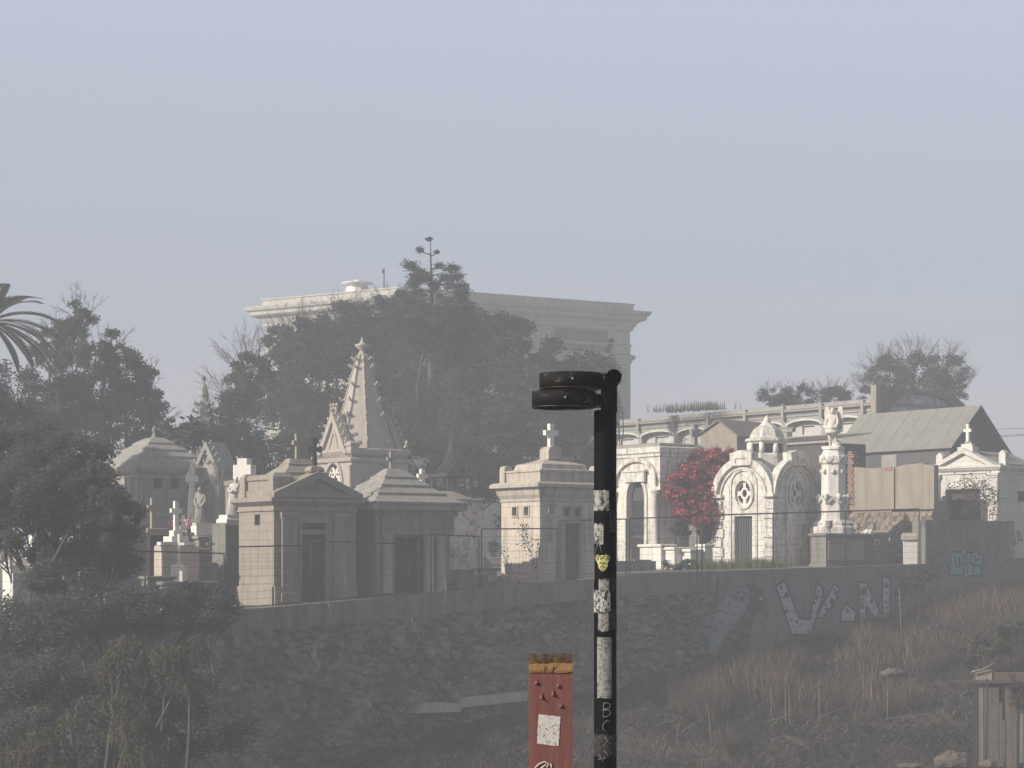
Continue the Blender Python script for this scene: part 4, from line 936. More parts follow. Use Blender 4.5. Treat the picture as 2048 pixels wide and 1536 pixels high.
# --- low graves right of the pole
o = place('plaque_tablet', 'pale square tablet leaning below the arched tomb', 'tablet', 1286, 77.6, Z(1152, 77.6), GR+0)
b = MB(); b.plate(rc(-.38, .38, 0, .58), [rc(-.33, .33, .05, .53)], 0, .09); b.plate(rc(-.325, -.01, .055, .525), (), .03, .085); b.plate(rc(.01, .325, .055, .525), (), .03, .085); b.build('panel', CONC_LT, o)
o = place('terrace_block', 'grey plastered terrace block below the arched tomb', 'terrace block', 1234, 76.5, gz(1234, 76.5), GR, (-.9, -.1))
h = Z(1122, 78)-gz(1234, 76.5)
b = MB(); b.box(-1.2, .95, 0, 3.0, -.4, h); b.build('block', CONC_LT, o)
tomb(1322, 79.0, .62, 1.2, 1088, 'pale low tomb beside the red bush, nearest the arched tomb', WHITE)
tomb(1349, 78.6, .58, .5, 1094, 'bright white low grave in front of the red bush', WHITE)
tomb(1381, 78.4, .5, .5, 1098, 'small white grave left of the domed chapel', WHITE)
tomb(1410, 78.8, .36, .4, 1088, 'narrow white headstone touching the domed chapel', WHITE)
small_cross(1389, 1050, 1072, 22, 82, .2, 'stubby pale grave cross in front of the red bush', CONC_LT, GR-45)
# --- long low tomb with urns right of the pedestal
o, h = tomb(1652, 78.9, 3.3, .75, 1066, 'wide dark grey family tomb with urns, right of the domed chapel', CONC, WROT)
b = MB(); b.box(.35, 1.62, -.34, .2, h+.003, h+.05); b.box(-1.55, .3, -.42, -.379, .25, h-.25); b.build('panel', TAN_TRIM, o)
b = MB(); b.plate(arcp(.95, h-.32, .14, .13, -50, 230, 14)+arcp(.95, h-.32, .10, .09, 230, -50, 14), (), -.45, -.41); b.build('horseshoe_wreath', WHITE, o)
g1 = 'pale stone urns standing along the wide family tomb'
urn('stone_urn', 'grey stone urn at the left end of the wide family tomb', CONC_LT, P(1658, 1063, 79.4)-Vector((0, 0, .03)), .42, g1)
urn('stone_urn', 'pale stone urn in the middle of the wide family tomb', CONC_LT, P(1714, 1066, 80.3), .36, g1)
urn('stone_urn', 'pale stone urn toppled parts beside it near the right of the wide family tomb', CONC_LT, P(1746, 1066, 80.6), .36, g1)
b = MB(); b.rock((0, 0, .06), .13, 5, (1.3, 1, .8)); b.rock((.14, .02, .04), .08, 8, (1.2, 1, .9))
f = b.build('carved_fragment', WHITE); f.location = P(1737, 1067, 80.2); tag(f, 'broken white carving lying on the wide family tomb', 'fragment')
o = place('marble_headstone', 'bright white marble headstone at the right end of the mesh fence', 'headstone', 1824, 80.3, gz(1824, 80.3), GR-40)
h = Z(1066, 80.3)-gz(1824, 80.3)
b = MB(); b.plate([(-.3, -.2), (.3, -.2), (.32, h-.28), (-.32, h-.28)], (), -.08, .08); b.build('slab', WHITE, o)
b = MB(); b.rect(.66, .2, [(0, h-.277), (.05, h-.25), (.05, h-.1), (0, h)]); b.build('cap', BUFF_TRIM, o)
# --- beige wall with brick pier in front of the shed
W = 4.6; D0 = 83.5; k = D0/FOC; zb = gz(1868, D0)
o = place('plaster_wall', 'beige plastered garden wall with brick pier and rubble footing below the grey roof', 'wall', 1868, D0, zb, GR-90, (W/2, 0))
def kz(py): return (HOR-py)*k-zb
b = MB(); b.plate([(-W/2+.36, kz(1018)), (.2, kz(1018)), (.2, kz(931)), (-.1, kz(929)), (-.9, kz(931)), (-W/2+.36, kz(926))], (), 0, .25); b.plate([(.28, kz(1018)), (W/2, kz(1018)), (W/2, kz(930)), (W/2-.5, kz(928)), (W/2-.52, kz(925)), (.9, kz(926)), (.28, kz(930))], (), .0, .25); b.build('plaster_panel', PLAST, o)
b = MB(); b.box(.203, .277, .06, .2, kz(1018), kz(935)); b.build('wall_gap', DARK, o)
b = MB()
for q in range(24):
    z = kz(1003)+q*.088; b.box(-W/2-.02+.04*(q % 2), -W/2+.355-.06*(q % 3), -.03, .25, z, z+.07)
b.box(-W/2+.05, -W/2+.355, .02, .24, kz(1018), kz(926)); b.build('brick_pier', BRICK, o)
b = MB(); b.box(-W/2+.3, .15, -.05, .2, kz(1022), kz(1018)-.003); b.box(-.3, .1, -.03, -.003, kz(936), kz(929)); b.build('brick_course', BRICK, o)
nx, nz_ = 80, 14; vs = []
for j in range(nz_):
    for i in range(nx):
        x = -W/2+.2+(W-.2)*i/(nx-1); z = -.3+(kz(1022)+.3)*j/(nz_-1)
        d, _ = noise.voronoi(Vector((x*3, z*4, 2))); vs.append((x, -.02-min(.14, (d[1]-d[0])*.35), z))
b = MB(); b.add(vs, [(j*nx+i, j*nx+i+1, (j+1)*nx+i+1, (j+1)*nx+i) for j in range(nz_-1) for i in range(nx-1)])
b.build('rubble_footing', stone('brown_rubble', (.30, .25, .19), (.20, .165, .13), 3.5, None, spots=(.10, .08, .065), spamt=.8), o)
# --- shed with big grey roof
W, L = 7.2, 3.55; D0 = 92.0; k = D0/FOC; zb = gz(1905, D0)
o = place('gabled_shed', 'plain shed with a large plain grey sheet roof and dark gable end', 'shed', 1905, D0, zb, GR-90, (W/2, -L/2))
ze = kz(893); zr = (HOR-812)*(D0+.9)/FOC-zb
b = MB(); b.plate([(-L/2+.12, -.3), (L/2-.12, -.3), (L/2-.12, ze), (0, zr-.06), (-L/2+.12, ze)], (), -W/2+.25, W/2-.3, MR); b.build('wall', flat('dark_grey_boarding', (.075, .075, .078), .8), o)
b = MB()
def rp(x0, x1, y0, z0, y1, z1, t=.05): b.add([(x0,y0,z0),(x1,y0,z0),(x1,y1,z1),(x0,y1,z1),(x0,y0,z0+t),(x1,y0,z0+t),(x1,y1,z1+t),(x0,y1,z1+t)], [(0,3,2,1),(4,5,6,7),(0,1,5,4),(1,2,6,5),(2,3,7,6),(3,0,4,7)])
rp(-W/2, W/2, -L/2-.05, ze-.06, 0, zr); rp(-W/2, W/2, L/2+.25, ze-.35, 0, zr)
b.build('roof', ROOFSH, o)
b = MB()
for q in range(1, 9):
    x = -W/2+W*q/9
    b.tube([(x, -L/2-.04, ze+.0), (x, -.02, zr+.058)], .004, 4)
b.build('roof_seam', ROOFSH, o)
MB().plate(rc(-.6, .3, ze-.75, ze-.2), (), -L/2+.08, -L/2+.118).build('shutter', GREY_TRIM, o)
# --- small white temple tomb at the right edge
W, L = 3.1, 3.4; D0 = 84.2; k = D0/FOC; zb = gz(1998, 86)-.1
o = place('temple_tomb', 'white temple fronted tomb with pediment and cross at the right edge', 'tomb', 1998, D0, zb, -46, (W/2, -L/2))
h = kz(944)
b = MB(); b.box(-W/2, W/2-.003, -L/2+.3, L/2, -.3, h); b.plate(rc(-W/2, W/2, -.3, h), [rc(-.88, .75, 0, kz(976))], -L/2, -L/2+.298); b.build('wall', PAINT, o)
MB().box(-.9, .77, -L/2+.2, -L/2+.29, 0, kz(975)).build('door_recess', flat('brown_boarded_door', (.075, .05, .04), .8), o)
b = MB(); b.plate(rc(-1.0, .87, .0, kz(968)), [rc(-.88, .75, -.001, kz(976))], -L/2-.05, -L/2-.003); b.build('door_frame', PAINT, o)
for x in (-W/2+.2, W/2-.2):
    pilaster(o, PAINT, x-.19, x+.19, -L/2-.004, 0, h-.02, .1)
b = MB(); b.rect(W, L, [(0, h-.06), (.05, h-.03), (.05, h+.04), (.14, h+.12), (.18, h+.2), (.18, h+.26), (0, h+.28)]); b.build('cornice', PAINT, o)
zp = kz(929); za = kz(893)
b = MB(); b.plate([(-W/2-.12, zp-.1), (W/2+.12, zp-.1), (0, za)], [[(-W/2+.42, zp+.0), (W/2-.42, zp), (0, za-.2)]], -L/2-.2, -L/2+.25); b.plate([(-W/2+.3, zp-.08), (W/2-.3, zp-.08), (0, za-.1)], (), -L/2-.05, -L/2+.2); b.build('pediment', PAINT, o)
b = MB(); b.rect(W-.1, L-.2, [(0, h+.2), (0, h+.34), (-.1, h+.36)], None, (0, .12))
b.plate([(-W/2, zp-.05), (W/2, zp-.05), (0, za-.08)], (), -L/2+.26, L/2-.4); b.build('roof', CONC_LT, o)
for x, y in ((-1, -1), (1, -1), (1, 1)): MB().plate([(-.15, 0), (.15, 0), (.15, .55), (0, .68), (-.15, .55)], (), -.14, .14, Matrix.Translation((x*(W/2-.1), y*(L/2-.5), h+.2))).build('acroterion', PAINT, o)
b = MB(); b.rect(.7, .4, [(0, za-.25), (0, za+.05), (-.1, za+.053), (-.1, za+.17), (-.2, za+.173), (-.2, za+.27)], None, (0, -L/2+.2)); b.build('cross_base', PAINT, o)
cross('cross', WHITE, o, (0, -L/2+.2, za+.26), .68, .34, .12, .11, .64)
MB().plate(rc(-.4, .4, h-1.1, h-.7), (), -W/2-.03, -W/2-.002, MR).build('side_vent', DARK, o)
t_ = MB()
for q in ([(-1.2, .9), (-1.0, 1.3), (-.9, .9)], [(-.8, 1.35), (-.6, .8), (-.5, 1.4)], [(-.4, .85), (-.35, 1.4), (-.1, 1.0), (-.4, 1.05)], [(-1.3, .6), (-1.1, .85), (-.95, .5)]):
    for p0, p1 in zip(q, q[1:]): t_.tube([(W/2+.004, p0[0], p0[1]-.1), (W/2+.004, p1[0], p1[1]-.1)], .02, 4)
t_.build('painted_scribble', G_BLK, o)
# --- niche gallery at the back
NICHE = stone('whitewashed_niche', (.52, .51, .48), (.42, .41, .385), 1.2, (.28, .27, .25), .5)
W, L = 20.5, 5.6; D0 = 102.0; k = D0/FOC; zb = gz(1750, D0)
o = place('niche_gallery', 'long tan burial niche gallery with white shallow arches and a moulded cornice, behind the tombs', 'gallery', 1752, D0, zb, GR-90, (W/2, -L/2))
def kz(py): return (HOR-py)*k-zb
h = kz(797)
pil = [.72, 3.5, 6.15, 8.9, 11.7, 14.4, 17.3, 20.2]
holes = []; pan = []
zt_, zs_, zl = kz(830), kz(841), kz(862)
for a, c in zip(pil, pil[1:]):
    x0, x1 = W/2-c+.14, W/2-a-.14
    holes.append(arch(x0, x1, zl, zs_, zt_-zs_, 12)); holes.append(rc(x0, x1, zl-1.6, zl-.4))
    pan.append((x0, x1))
b = MB(); b.box(-W/2, W/2, -L/2+.5, L/2, -.3, h-.1); b.plate(rc(-W/2, W/2, -.3, h-.1), holes, -L/2, -L/2+.498); b.build('wall', OLDW, o)
for x0, x1 in pan:
    b = MB(); b.plate(rc(x0-.05, x1+.05, zl-.05, zt_+.05), [rc(x0+.75, x1-.75, zl+.08, zs_+.02)], -L/2+.3, -L/2+.495); b.plate(rc(x0+.7, x1-.7, zl+.05, zs_+.05), (), -L/2+.42, -L/2+.494); b.build('niche_panel', NICHE, o)
    MB().plate(rc(x0-.05, x1+.05, zl-1.65, zl-.35), (), -L/2+.35, -L/2+.495).build('lower_niche', OLDW, o)
    MB().plate(arcp((x0+x1)/2, zs_, (x1-x0)/2+.1, zt_-zs_+.1, 0, 180, 12)+arcp((x0+x1)/2, zs_, (x1-x0)/2-.0, zt_-zs_-.0, 180, 0, 12), (), -L/2-.05, -L/2-.002).build('arch_moulding', PAINT, o)
b = MB(); b.rect(W, L, [(0, kz(822)), (.05, kz(821)), (.05, kz(818)), (.0, kz(817)), (.0, kz(812)), (.16, kz(810)), (.16, kz(807)), (.2, kz(806)), (.2, kz(804)), (.04, kz(803)), (.04, h), (-.1, h+.03)]); b.build('cornice', OLDW, o)
for a in pil: b = MB(); b.box(W/2-a-.09, W/2-a+.09, -L/2-.21, -L/2-.003, kz(826), h-.02); b.build('bracket', OLDW, o)
b = MB(); b.plate([(-L/2-.05, -.3), (L/2, -.3), (L/2, kz(800)), (L/2-.4, kz(788)), (L/2-1.0, kz(777)), (-L/2-.05, kz(773))], [arcp(.1, kz(822), 2.3, .9, 0, 180, 16)], -W/2-.35, -W/2-.002, MR)
b.build('end_wall', CONC, o)
MB().plate(arcp(.1, kz(822)-.02, 2.35, .95, 0, 180, 16), (), -W/2-.1, -W/2-.004, MR).build('end_recess', MOTTLED, o)
b = MB(); b.box(W/2+.0, W/2+.36, -L/2-.35, -L/2-.053, -.3, kz(771)); b.build('end_pier', TAN_TRIM, o)
# small gabled wall in front of gallery
D0 = 95.0; k = D0/FOC; zb = gz(1440, D0)
def kz(py): return (HOR-py)*k-zb
o = place('gabled_outhouse', 'small plain tan gabled building between the red bush and the gallery', 'outbuilding', 1474, D0, zb, GR-78, (1.0, -1.5))
b = MB(); b.plate([(-1.0, -.3), (1.0, -.3), (1.0, kz(872)), (.05, kz(842)), (-1.0, kz(866))], (), -1.5, 1.5); b.build('wall', PLAST, o)
b = MB(); b.plate([(-1.15, kz(869)), (0.05, kz(840)), (1.15, kz(875)), (1.15, kz(872)), (.05, kz(836)), (-1.15, kz(866))], (), -1.6, 1.6); b.build('roof', stone('brown_tile_roof', (.2, .165, .13), (.14, .12, .095), 2), o)
o = place('tin_roof_shack', 'low shack with ragged rusty corrugated roof behind the domed chapel', 'shack', 1648, 90, gz(1620, 90), GR-90, (2.0, -1.2))
k = 90/FOC; zb = gz(1620, 90)
b = MB(); b.box(-2.0, 2.0, -1.1, 1.2, -.3, kz(885)); b.build('wall', flat('dark_shack_wall', (.07, .062, .058), .9), o)
b = MB(); vs = []
for i in range(81):
    x = -2.3+4.6*i/80; w = .035*sin(i*2.1)
    vs += [(x, -1.4+.06*noise.noise(Vector((x*3, 0, 0))), kz(880)+w), (x, 1.3, kz(862)+w)]
b.add(vs, [(2*i, 2*i+2, 2*i+3, 2*i+1) for i in range(80)]); b.build('roof', stone('rusty_corrugated_sheet', (.24, .2, .16), (.15, .12, .1), 3, (.1, .08, .06), .6), o)
b = MB(); b.box(-1.7, -.1, -1.0, -.8, kz(858), kz(848)); b.tube([(-1.7,-1,kz(870)),(-1.75,-1,kz(846)),(0,-1,kz(850))], .03); b.build('tank', CONC_LT, o)
o = place('grave_cross', 'hazy grey grave cross in front of the niche gallery, left of the outbuilding', 'grave cross', 1390, 94, Z(895, 94), GR)
b = MB(); b.rect(.34, .3, [(.1, -5.2), (.1, .0), (0, .1)]); b.build('base', CONC_LT, o)
cross('cross', CONC_LT, o, (0, 0, .05), .92, .5, .17, .15, .66, .3)
PREC = stone('painted_recess_shade', (.16, .155, .14), (.11, .107, .1), .8, None)  # recess shade painted as a darker plaster tone
# --- big palace behind the trees
C0 = Vector((X(800, 130), 130)); Lq = Vector((X(532, 136), 136)); Rq = Vector((X(1260, 138.5), 138.5)); Bq = Lq+(Rq-C0)
o = thing('palace_building', 'large old neoclassical building with deep cornice looming through fog behind the trees', 'building', (C0.x, C0.y, 0))
pg = [tuple(q_-C0) for q_ in (Lq, C0, Rq, Bq)]
b = MB(); b.rings(pg, [(0, -1), (0, 13.0), (.0, 14.9)]); b.build('wall', PALACE, o)
b = MB(); b.rings(pg, [(0, 14.75), (.1, 14.8), (.12, 14.95), (.2, 15.1), (.28, 15.3), (.5, 15.42), (.58, 15.5), (.58, 15.68), (.7, 15.78), (.75, 15.95), (.75, 16.02), (.2, 16.1), (.12, 16.12), (.12, 16.38), (.18, 16.42), (.18, 16.5), (0, 16.52)]); b.build('cornice', PALACE, o)
b = MB(); b.rings(pg, [(0, 12.7), (.06, 12.75), (.08, 12.9), (.16, 13.0), (.2, 13.15), (.2, 13.22), (.02, 13.3), (.02, 13.8), (.08, 13.83), (.08, 13.9), (0, 13.93)]); b.build('string_course', PALACE, o)
fr = Matrix.Rotation(math.atan2((Rq-C0).y, (Rq-C0).x), 4, 'Z'); Lr = (Rq-C0).length
for x in (.5, 5.3, 10.0, Lr-.75):
    b = MB(); b.box(x-.65, x+.65, -.2, -.002, -1, 12.72, fr)
    for q in range(5): b.box(x-.55+q*.24, x-.42+q*.24, -.25, -.202, 0, 12.4, fr)
    b.box(x-.6, x+.6, -.15, -.002, 13.32, 13.8, fr); b.box(x-.55, x+.55, -.12, -.002, 13.95, 14.7, fr)
    b.build('pilaster', PALACE, o)
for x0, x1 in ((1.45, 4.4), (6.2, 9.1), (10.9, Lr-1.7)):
    b = MB(); b.plate(rc(x0, x1, 13.97, 14.7), (), -.03, -.002, fr); b.plate(rc(x0, x1, 13.33, 13.78), (), -.03, -.002, fr); b.build('recess_shade_panel', PREC, o)  # flat dark plates stand in for shaded recesses between the pilasters
for x in (2.9, 7.6, 12.3):
    for z in (1.5, 7.0):
        b = MB(); b.plate(rc(x-.75, x+.75, z, z+3.6), (), -.04, -.002, fr); pw_ = b.build('window', DOOR, o)
        b = MB(); b.plate(rc(x-.95, x+.95, z-.2, z+3.9), [rc(x-.75, x+.75, z, z+3.6)], -.12, -.003, fr); b.build('window_frame', PALACE, pw_)
fl = Matrix.Rotation(math.atan2((C0-Lq).y, (C0-Lq).x), 4, 'Z'); Ll = (C0-Lq).length
for x in (-Ll+.7, -5.4, -.7):
    b = MB(); b.box(x-.6, x+.6, -.2, -.002, -1, 12.72, fl); b.box(x-.55, x+.55, -.12, -.002, 13.95, 14.7, fl); b.build('pilaster', PALACE, o)
for x in (-7.6, -3.0):
    b = MB(); b.plate(rc(x-.75, x+.75, 7, 10.6), (), -.04, -.002, fl); b.build('window', DOOR, o)
q_ = P(715, 585, 137)-Vector((C0.x, C0.y, 0)); k = 137/FOC
b = MB(); b.lathe([(.75, -1), (.75, .2), (.7, .25), (.66, .38), (.66, .5), (1.0, .54), (1.0, .6), (.25, .66), (.2, .78), (.05, .8)], 12, q_); b.build('roof_vent', WHITE, o)
q_ = P(768, 585, 137)-Vector((C0.x, C0.y, 0))
b = MB(); b.tube([q_, q_+Vector((0, 0, 1.55))], .04); b.box(q_.x-.12, q_.x+.04, q_.y-.05, q_.y+.05, q_.z+1.2, q_.z+1.42); b.build('antenna', IRON, o)
# --- dark open-work iron pavilion among the trees
D0 = 80.0; k = D0/FOC; zb = gz(905, D0)
def kz(py): return (HOR-py)*k-zb
o = place('iron_pavilion', 'dark iron grave pavilion with openwork pointed roof in the tree shade', 'pavilion', 903, D0, zb, GR)
b = MB()
for x, y in ((-.5, -.5), (.5, -.5), (.5, .5), (-.5, .5)):
    b.tube([(x, y, -.3), (x, y, kz(955))], .045, 6)
b.rect(1.15, 1.15, [(0, kz(956)), (.05, kz(954)), (.05, kz(950)), (0, kz(948))]); b.build('frame', RUSTW, o)
b = MB()
for i in range(16):
    a = R(22.5*i); b.tube([(.62*cos(a), .62*sin(a), kz(950)), (.3*cos(a+.35), .3*sin(a+.35), kz(925)), (.1*cos(a+.7), .1*sin(a+.7), kz(898)), (0, 0, kz(870))], .018, 4); b.tube([(.62*cos(a), .62*sin(a), kz(950)), (.3*cos(a-.35), .3*sin(a-.35), kz(925)), (.1*cos(a-.7), .1*sin(a-.7), kz(898)), (0, 0, kz(870))], .018, 4)
b.tube([(0, 0, kz(900)), (0, 0, kz(855))], .03); b.build('roof', RUSTW, o)
# --- power lines at the right
for i, (ya, yb, D) in enumerate(((858, 868, 108), (872, 876, 106), (874, 880, 106.4))):
    b = MB(); pa, pb = P(1995, ya, D), P(2140, yb-18, D+2)
    b.tube([pa, (pa+pb)/2-Vector((0, 0, .05)), pb], .012, 4)
    tag(b.build('power_cable', IRON), ['uppermost thin power cable in the sky at the right edge', 'middle thin power cable in the sky at the right edge', 'lowest thin power cable in the sky at the right edge'][i], 'power cable', 'power cables at the right edge')
# ------------------------------------------------------------------ vegetation
def quads(name, c, a, b_, mat, parent=None, tri=False):
    """one leaf (rhombus) per centre c with half axes a, b_ (all N x 3 arrays)"""
    n = len(c)
    v = np.empty((n, 4, 3), np.float32)
    v[:, 0] = c-a; v[:, 1] = c+b_; v[:, 2] = c+a; v[:, 3] = c-b_
    return mesh_np(name, v.reshape(-1, 3), 4, mat, parent)
def mesh_np(name, v, k, mat, parent=None):
    me = bpy.data.meshes.new(name); n = len(v)//k
    me.vertices.add(len(v)); me.vertices.foreach_set('co', v.astype(np.float32).ravel())
    me.loops.add(n*k); me.loops.foreach_set('vertex_index', np.arange(n*k, dtype=np.int32))
    me.polygons.add(n); me.polygons.foreach_set('loop_start', np.arange(0, n*k, k, dtype=np.int32)); me.polygons.foreach_set('loop_total', np.full(n, k, np.int32))
    me.update(calc_edges=True)
    return link(name, me, mat, parent)
def unit(n):
    v = rng.normal(size=(n, 3)); return v/np.linalg.norm(v, axis=1, keepdims=True)
def lob(px, py, rx, ry, D, rd=None):
    k = D/FOC
    return (np.array(P(px, py, D)), np.array((rx*k, (rd or (rx+ry)/2*.8)*k if rd is None else rd, ry*k)))
def crown_pts(lobes, n, nc=26, spread=.30, inner=.45):
    vol = np.array([r[0]*r[2]+r[0]*r[1] for _, r in lobes]); vol = vol/vol.sum()
    pts, cen = [], []
    for (c, r), f in zip(lobes, vol):
        m = max(6, int(nc*len(lobes)*f)); d = unit(m); rad = inner+(1-inner)*rng.random((m, 1))**.6
        cc = c+d*r*rad*.92; s = spread*np.mean(r)*(.55+.75*rng.random(m)); cen += list(cc)
        w = s**2; w = w/w.sum(); cnt = rng.multinomial(int(n*f), w)
        for q in range(m):
            g = rng.normal(size=(cnt[q], 3))*.52; g = g*np.minimum(1, 1.25/np.maximum(1e-3, np.linalg.norm(g, axis=1, keepdims=True)))
            pts.append(cc[q]+g*s[q]*np.array((1, 1, .72)))
    return np.concatenate(pts), cen
def leaves(name, pts, ln, wd, mat, parent, hang=0.0, flatz=.5):
    n = len(pts); a = unit(n); a[:, 2] *= flatz
    if hang: a = a*(1-hang)+np.array((0, 0, -1.0))*hang
    a /= np.linalg.norm(a, axis=1, keepdims=True)
    b_ = np.cross(a, unit(n)); b_ /= np.maximum(1e-4, np.linalg.norm(b_, axis=1, keepdims=True))
    s = (.6+.8*rng.random((n, 1)))
    return quads(name, pts, a*ln*s/2, b_*wd*s/2, mat, parent)
def limb(b, p0, p1, r0, r1, bend=.12, n=5, seg=5):
    p0, p1 = Vector(p0), Vector(p1); L = (p1-p0).length
    off = Vector((rnd.uniform(-1, 1), rnd.uniform(-1, 1), rnd.uniform(-.3, .6)))*L*bend
    pts = [p0.lerp(p1, i/n)+off*sin(pi*i/n) for i in range(n+1)]
    b.tube(pts, [r0+(r1-r0)*i/n for i in range(n+1)], seg, None, True, False)
    return pts
def tree(name, label, cat, bpx, D, lobes, n, ln, wd, mat, tr=.16, group=None, twigs=0, twlen=.8, nc=26, spread=.30, hang=0.0, inner=.45, barkm=None, base=None):
    lb = [lob(*q) for q in lobes]
    zb = (base if base is not None else gz(bpx, D)); root = Vector((X(bpx, D), D, zb))
    o = thing(name, label, cat, root, 0, group)
    pts, cen = crown_pts(lb, n, nc, spread, inner)
    leaves('crown', pts-np.array(root), ln, wd, mat, o, hang)
    b = MB(); c0 = np.mean([c for c, _ in lb], axis=0); fork = Vector((c0[0]*.5+root.x*.5, c0[1]*.5+root.y*.5, zb+(c0[2]-zb)*.45))-root
    limb(b, (0, 0, -.3), fork, tr, tr*.75, .08, 5, 8)
    for c, r in lb:
        lc = Vector(c)-root; pp = limb(b, fork, lc, tr*.6, tr*.28, .15)
        near = [q for q in cen if np.linalg.norm((q-c)/r) < 1.25]
        for q in near[:14]: limb(b, lc.lerp(fork, rnd.random()*.35), Vector(q)-root, tr*.22, tr*.06, .15, 4, 4)
    if twigs:
        for _ in range(twigs):
            c, r = lb[rnd.randrange(len(lb))]; d = Vector(unit(1)[0]); d.z = abs(d.z)*.9+.1
            p = Vector(c+np.array(d)*r*.75)-root; dd = (d+Vector((rnd.gauss(0, .35), rnd.gauss(0, .35), .5))).normalized()*twlen*rnd.uniform(.5, 1.3)
            q = limb(b, p, p+dd*.8, .014, .004, .16, 3, 3)
            for _ in range(6):
                s_ = p+dd*rnd.uniform(.2, .75); limb(b, s_, s_+(dd.normalized()+Vector((rnd.gauss(0, .6), rnd.gauss(0, .6), rnd.gauss(.1, .4)))).normalized()*twlen*rnd.uniform(.2, .5), .008, .003, .15, 2, 3)
    b.build('trunk', barkm or BARK, o)
    return o
TG = 'trees crowding in front of the palace'
tree('broadleaf_tree', 'twiggy half bare tree at the left end of the tree belt', 'tree', 490, 96, [(478,800,48,75,96),(500,740,45,42,96),(455,850,30,70,95),(490,900,60,60,95)], 15000, .15, .085, LEAF_M, .13, TG, 110, 1.5)
tree('broadleaf_tree', 'dark bushy tree with bare twigs over the palace left corner', 'tree', 600, 106, [(600,680,55,60,106),(680,660,45,50,106),(600,720,65,75,106),(560,800,60,90,105),(640,690,55,65,107),(620,830,80,90,104),(565,690,40,45,107),(700,640,60,40,107)], 42000, .16, .09, LEAF_D, .18, TG, 120, 1.3)
tree('broadleaf_tree', 'dense dark tree directly behind the gothic spire', 'tree', 740, 108, [(800,680,55,75,107),(720,665,60,62,108),(760,730,70,90,106),(690,770,70,95,106),(800,800,75,110,104),(760,640,50,50,109),(700,700,60,60,106),(790,620,45,35,108)], 46000, .16, .09, LEAF_D, .2, TG, 90, 1.0)
tree('broadleaf_tree', 'tall green tree beneath the conifer tip', 'tree', 870, 104, [(850,660,60,70,104),(900,650,70,60,104),(870,750,80,100,103),(930,720,70,90,103),(880,860,90,110,101),(862,665,55,45,99.5),(850,640,40,40,100.5),(890,640,40,40,100)], 56000, .155, .09, LEAF_M, .2, TG, 40, .8)
tree('broadleaf_tree', 'rounded olive green tree left of the black pole', 'tree', 1020, 100, [(1000,690,70,70,101),(1060,740,70,85,100),(980,790,85,100,99),(1070,840,85,110,97),(1000,900,90,80,96),(970,670,60,50,101)], 50000, .15, .085, LEAF_M, .2, TG, 30, .7)
tree('broadleaf_tree', 'olive green tree behind the ring topped pole, before the palace end', 'tree', 1170, 104, [(1130,790,65,90,104),(1185,760,50,60,105),(1160,860,60,70,102),(1205,830,30,60,103),(1110,740,50,50,104)], 24000, .15, .085, LEAF_M, .16, TG, 40, .8)
tree('shade_shrub', 'dark shrub thicket in the shade behind the gothic mausoleum', 'shrub', 900, 92, [(830,930,60,70,92),(930,960,75,75,92),(1010,980,60,70,90),(870,1010,80,60,90)], 20000, .13, .07, LEAF_D, .1)
tree('shade_shrub', 'dark shrubs behind the tan pedimented crypt and white cross', 'shrub', 540, 90, [(540,920,70,70,90),(470,960,50,70,88),(610,930,45,70,92),(430,1000,50,50,86)], 16000, .13, .07, LEAF_D, .1)
tree('shade_shrub', 'dark shrub between the buff crypt and the pole', 'shrub', 1180, 88, [(1180,960,45,90,88),(1215,1000,40,90,88)], 9000, .13, .07, LEAF_D, .09)
# cypress tip and a thin bare stem
tree('thin_cypress', 'thin dark pointed cypress in front of the palace end pilaster', 'tree', 1222, 112, [(1221,700,6,28,112),(1221,750,13,40,112),(1220,810,20,45,112)], 3500, .12, .05, LEAF_C, .07, None, 0, 1, 16, .4)
# araucaria-like conifer
def conifer():
    D = 101; k = D/FOC; zb = gz(862, D); root = P(862, 1000, D); root.z = zb
    o = thing('conifer_tree', 'tall conifer with flat tiered branches rising above the palace roof', 'tree', root)
    def q(px, py, dy=0): v = P(px, py, D)-root; v.y += dy; return v
    b = MB(); b.tube([(0, 0, -.3), q(863, 800), q(864, 640), q(862, 540), q(861, 482)], [.26, .2, .11, .05, .02], 8)
    pads = []
    spec = [(478,(-4,),6),(500,(-22,),8),(505,(12,),5),(530,(-42,),15),(532,(16,),10),(535,(42,),15),(545,(-24,),16),(556,(-28,-12,),15),(558,(30,52),15),(570,(-36,8),14),(574,(40,62),14),(588,(-30,58,66),13),(600,(-44,30,60),14),(618,(-60,-30,40,66),16),(640,(-66,-20,30,74),18)]
    for py, xs_, s in spec:
        for x in xs_:
            dy = rnd.uniform(-.5, .5)*abs(x)*k*1.4; tip = q(862+x, py, dy); st_ = q(862, py+abs(x)*.35+2)
            b.tube([st_, (st_+tip)/2+Vector((0, 0, -.05)), tip], [.045, .03, .015], 4); pads.append((tip, s*k))
    for py in range(515, 660, 7):
        a = rnd.uniform(0, 2*pi); l = (py-470)*.32*k*rnd.uniform(.5, 1.0); st_ = q(862, py)
        tip = st_+Vector((l*cos(a), l*sin(a), .12*l)); b.tube([st_, tip], [.02, .006], 3, None, True, False)
        if py > 560: pads.append((tip, rnd.uniform(5, 8)*k))
    b.build('trunk', BARK, o)
    pts = np.concatenate([np.array(t)+rng.normal(size=(int(330*(s/.35)**2)+60, 3))*np.array((s*.5, s*.5, s*.3)) for t, s in pads])
    leaves('crown', pts, .17, .05, LEAF_C, o, 0, .4)
conifer()
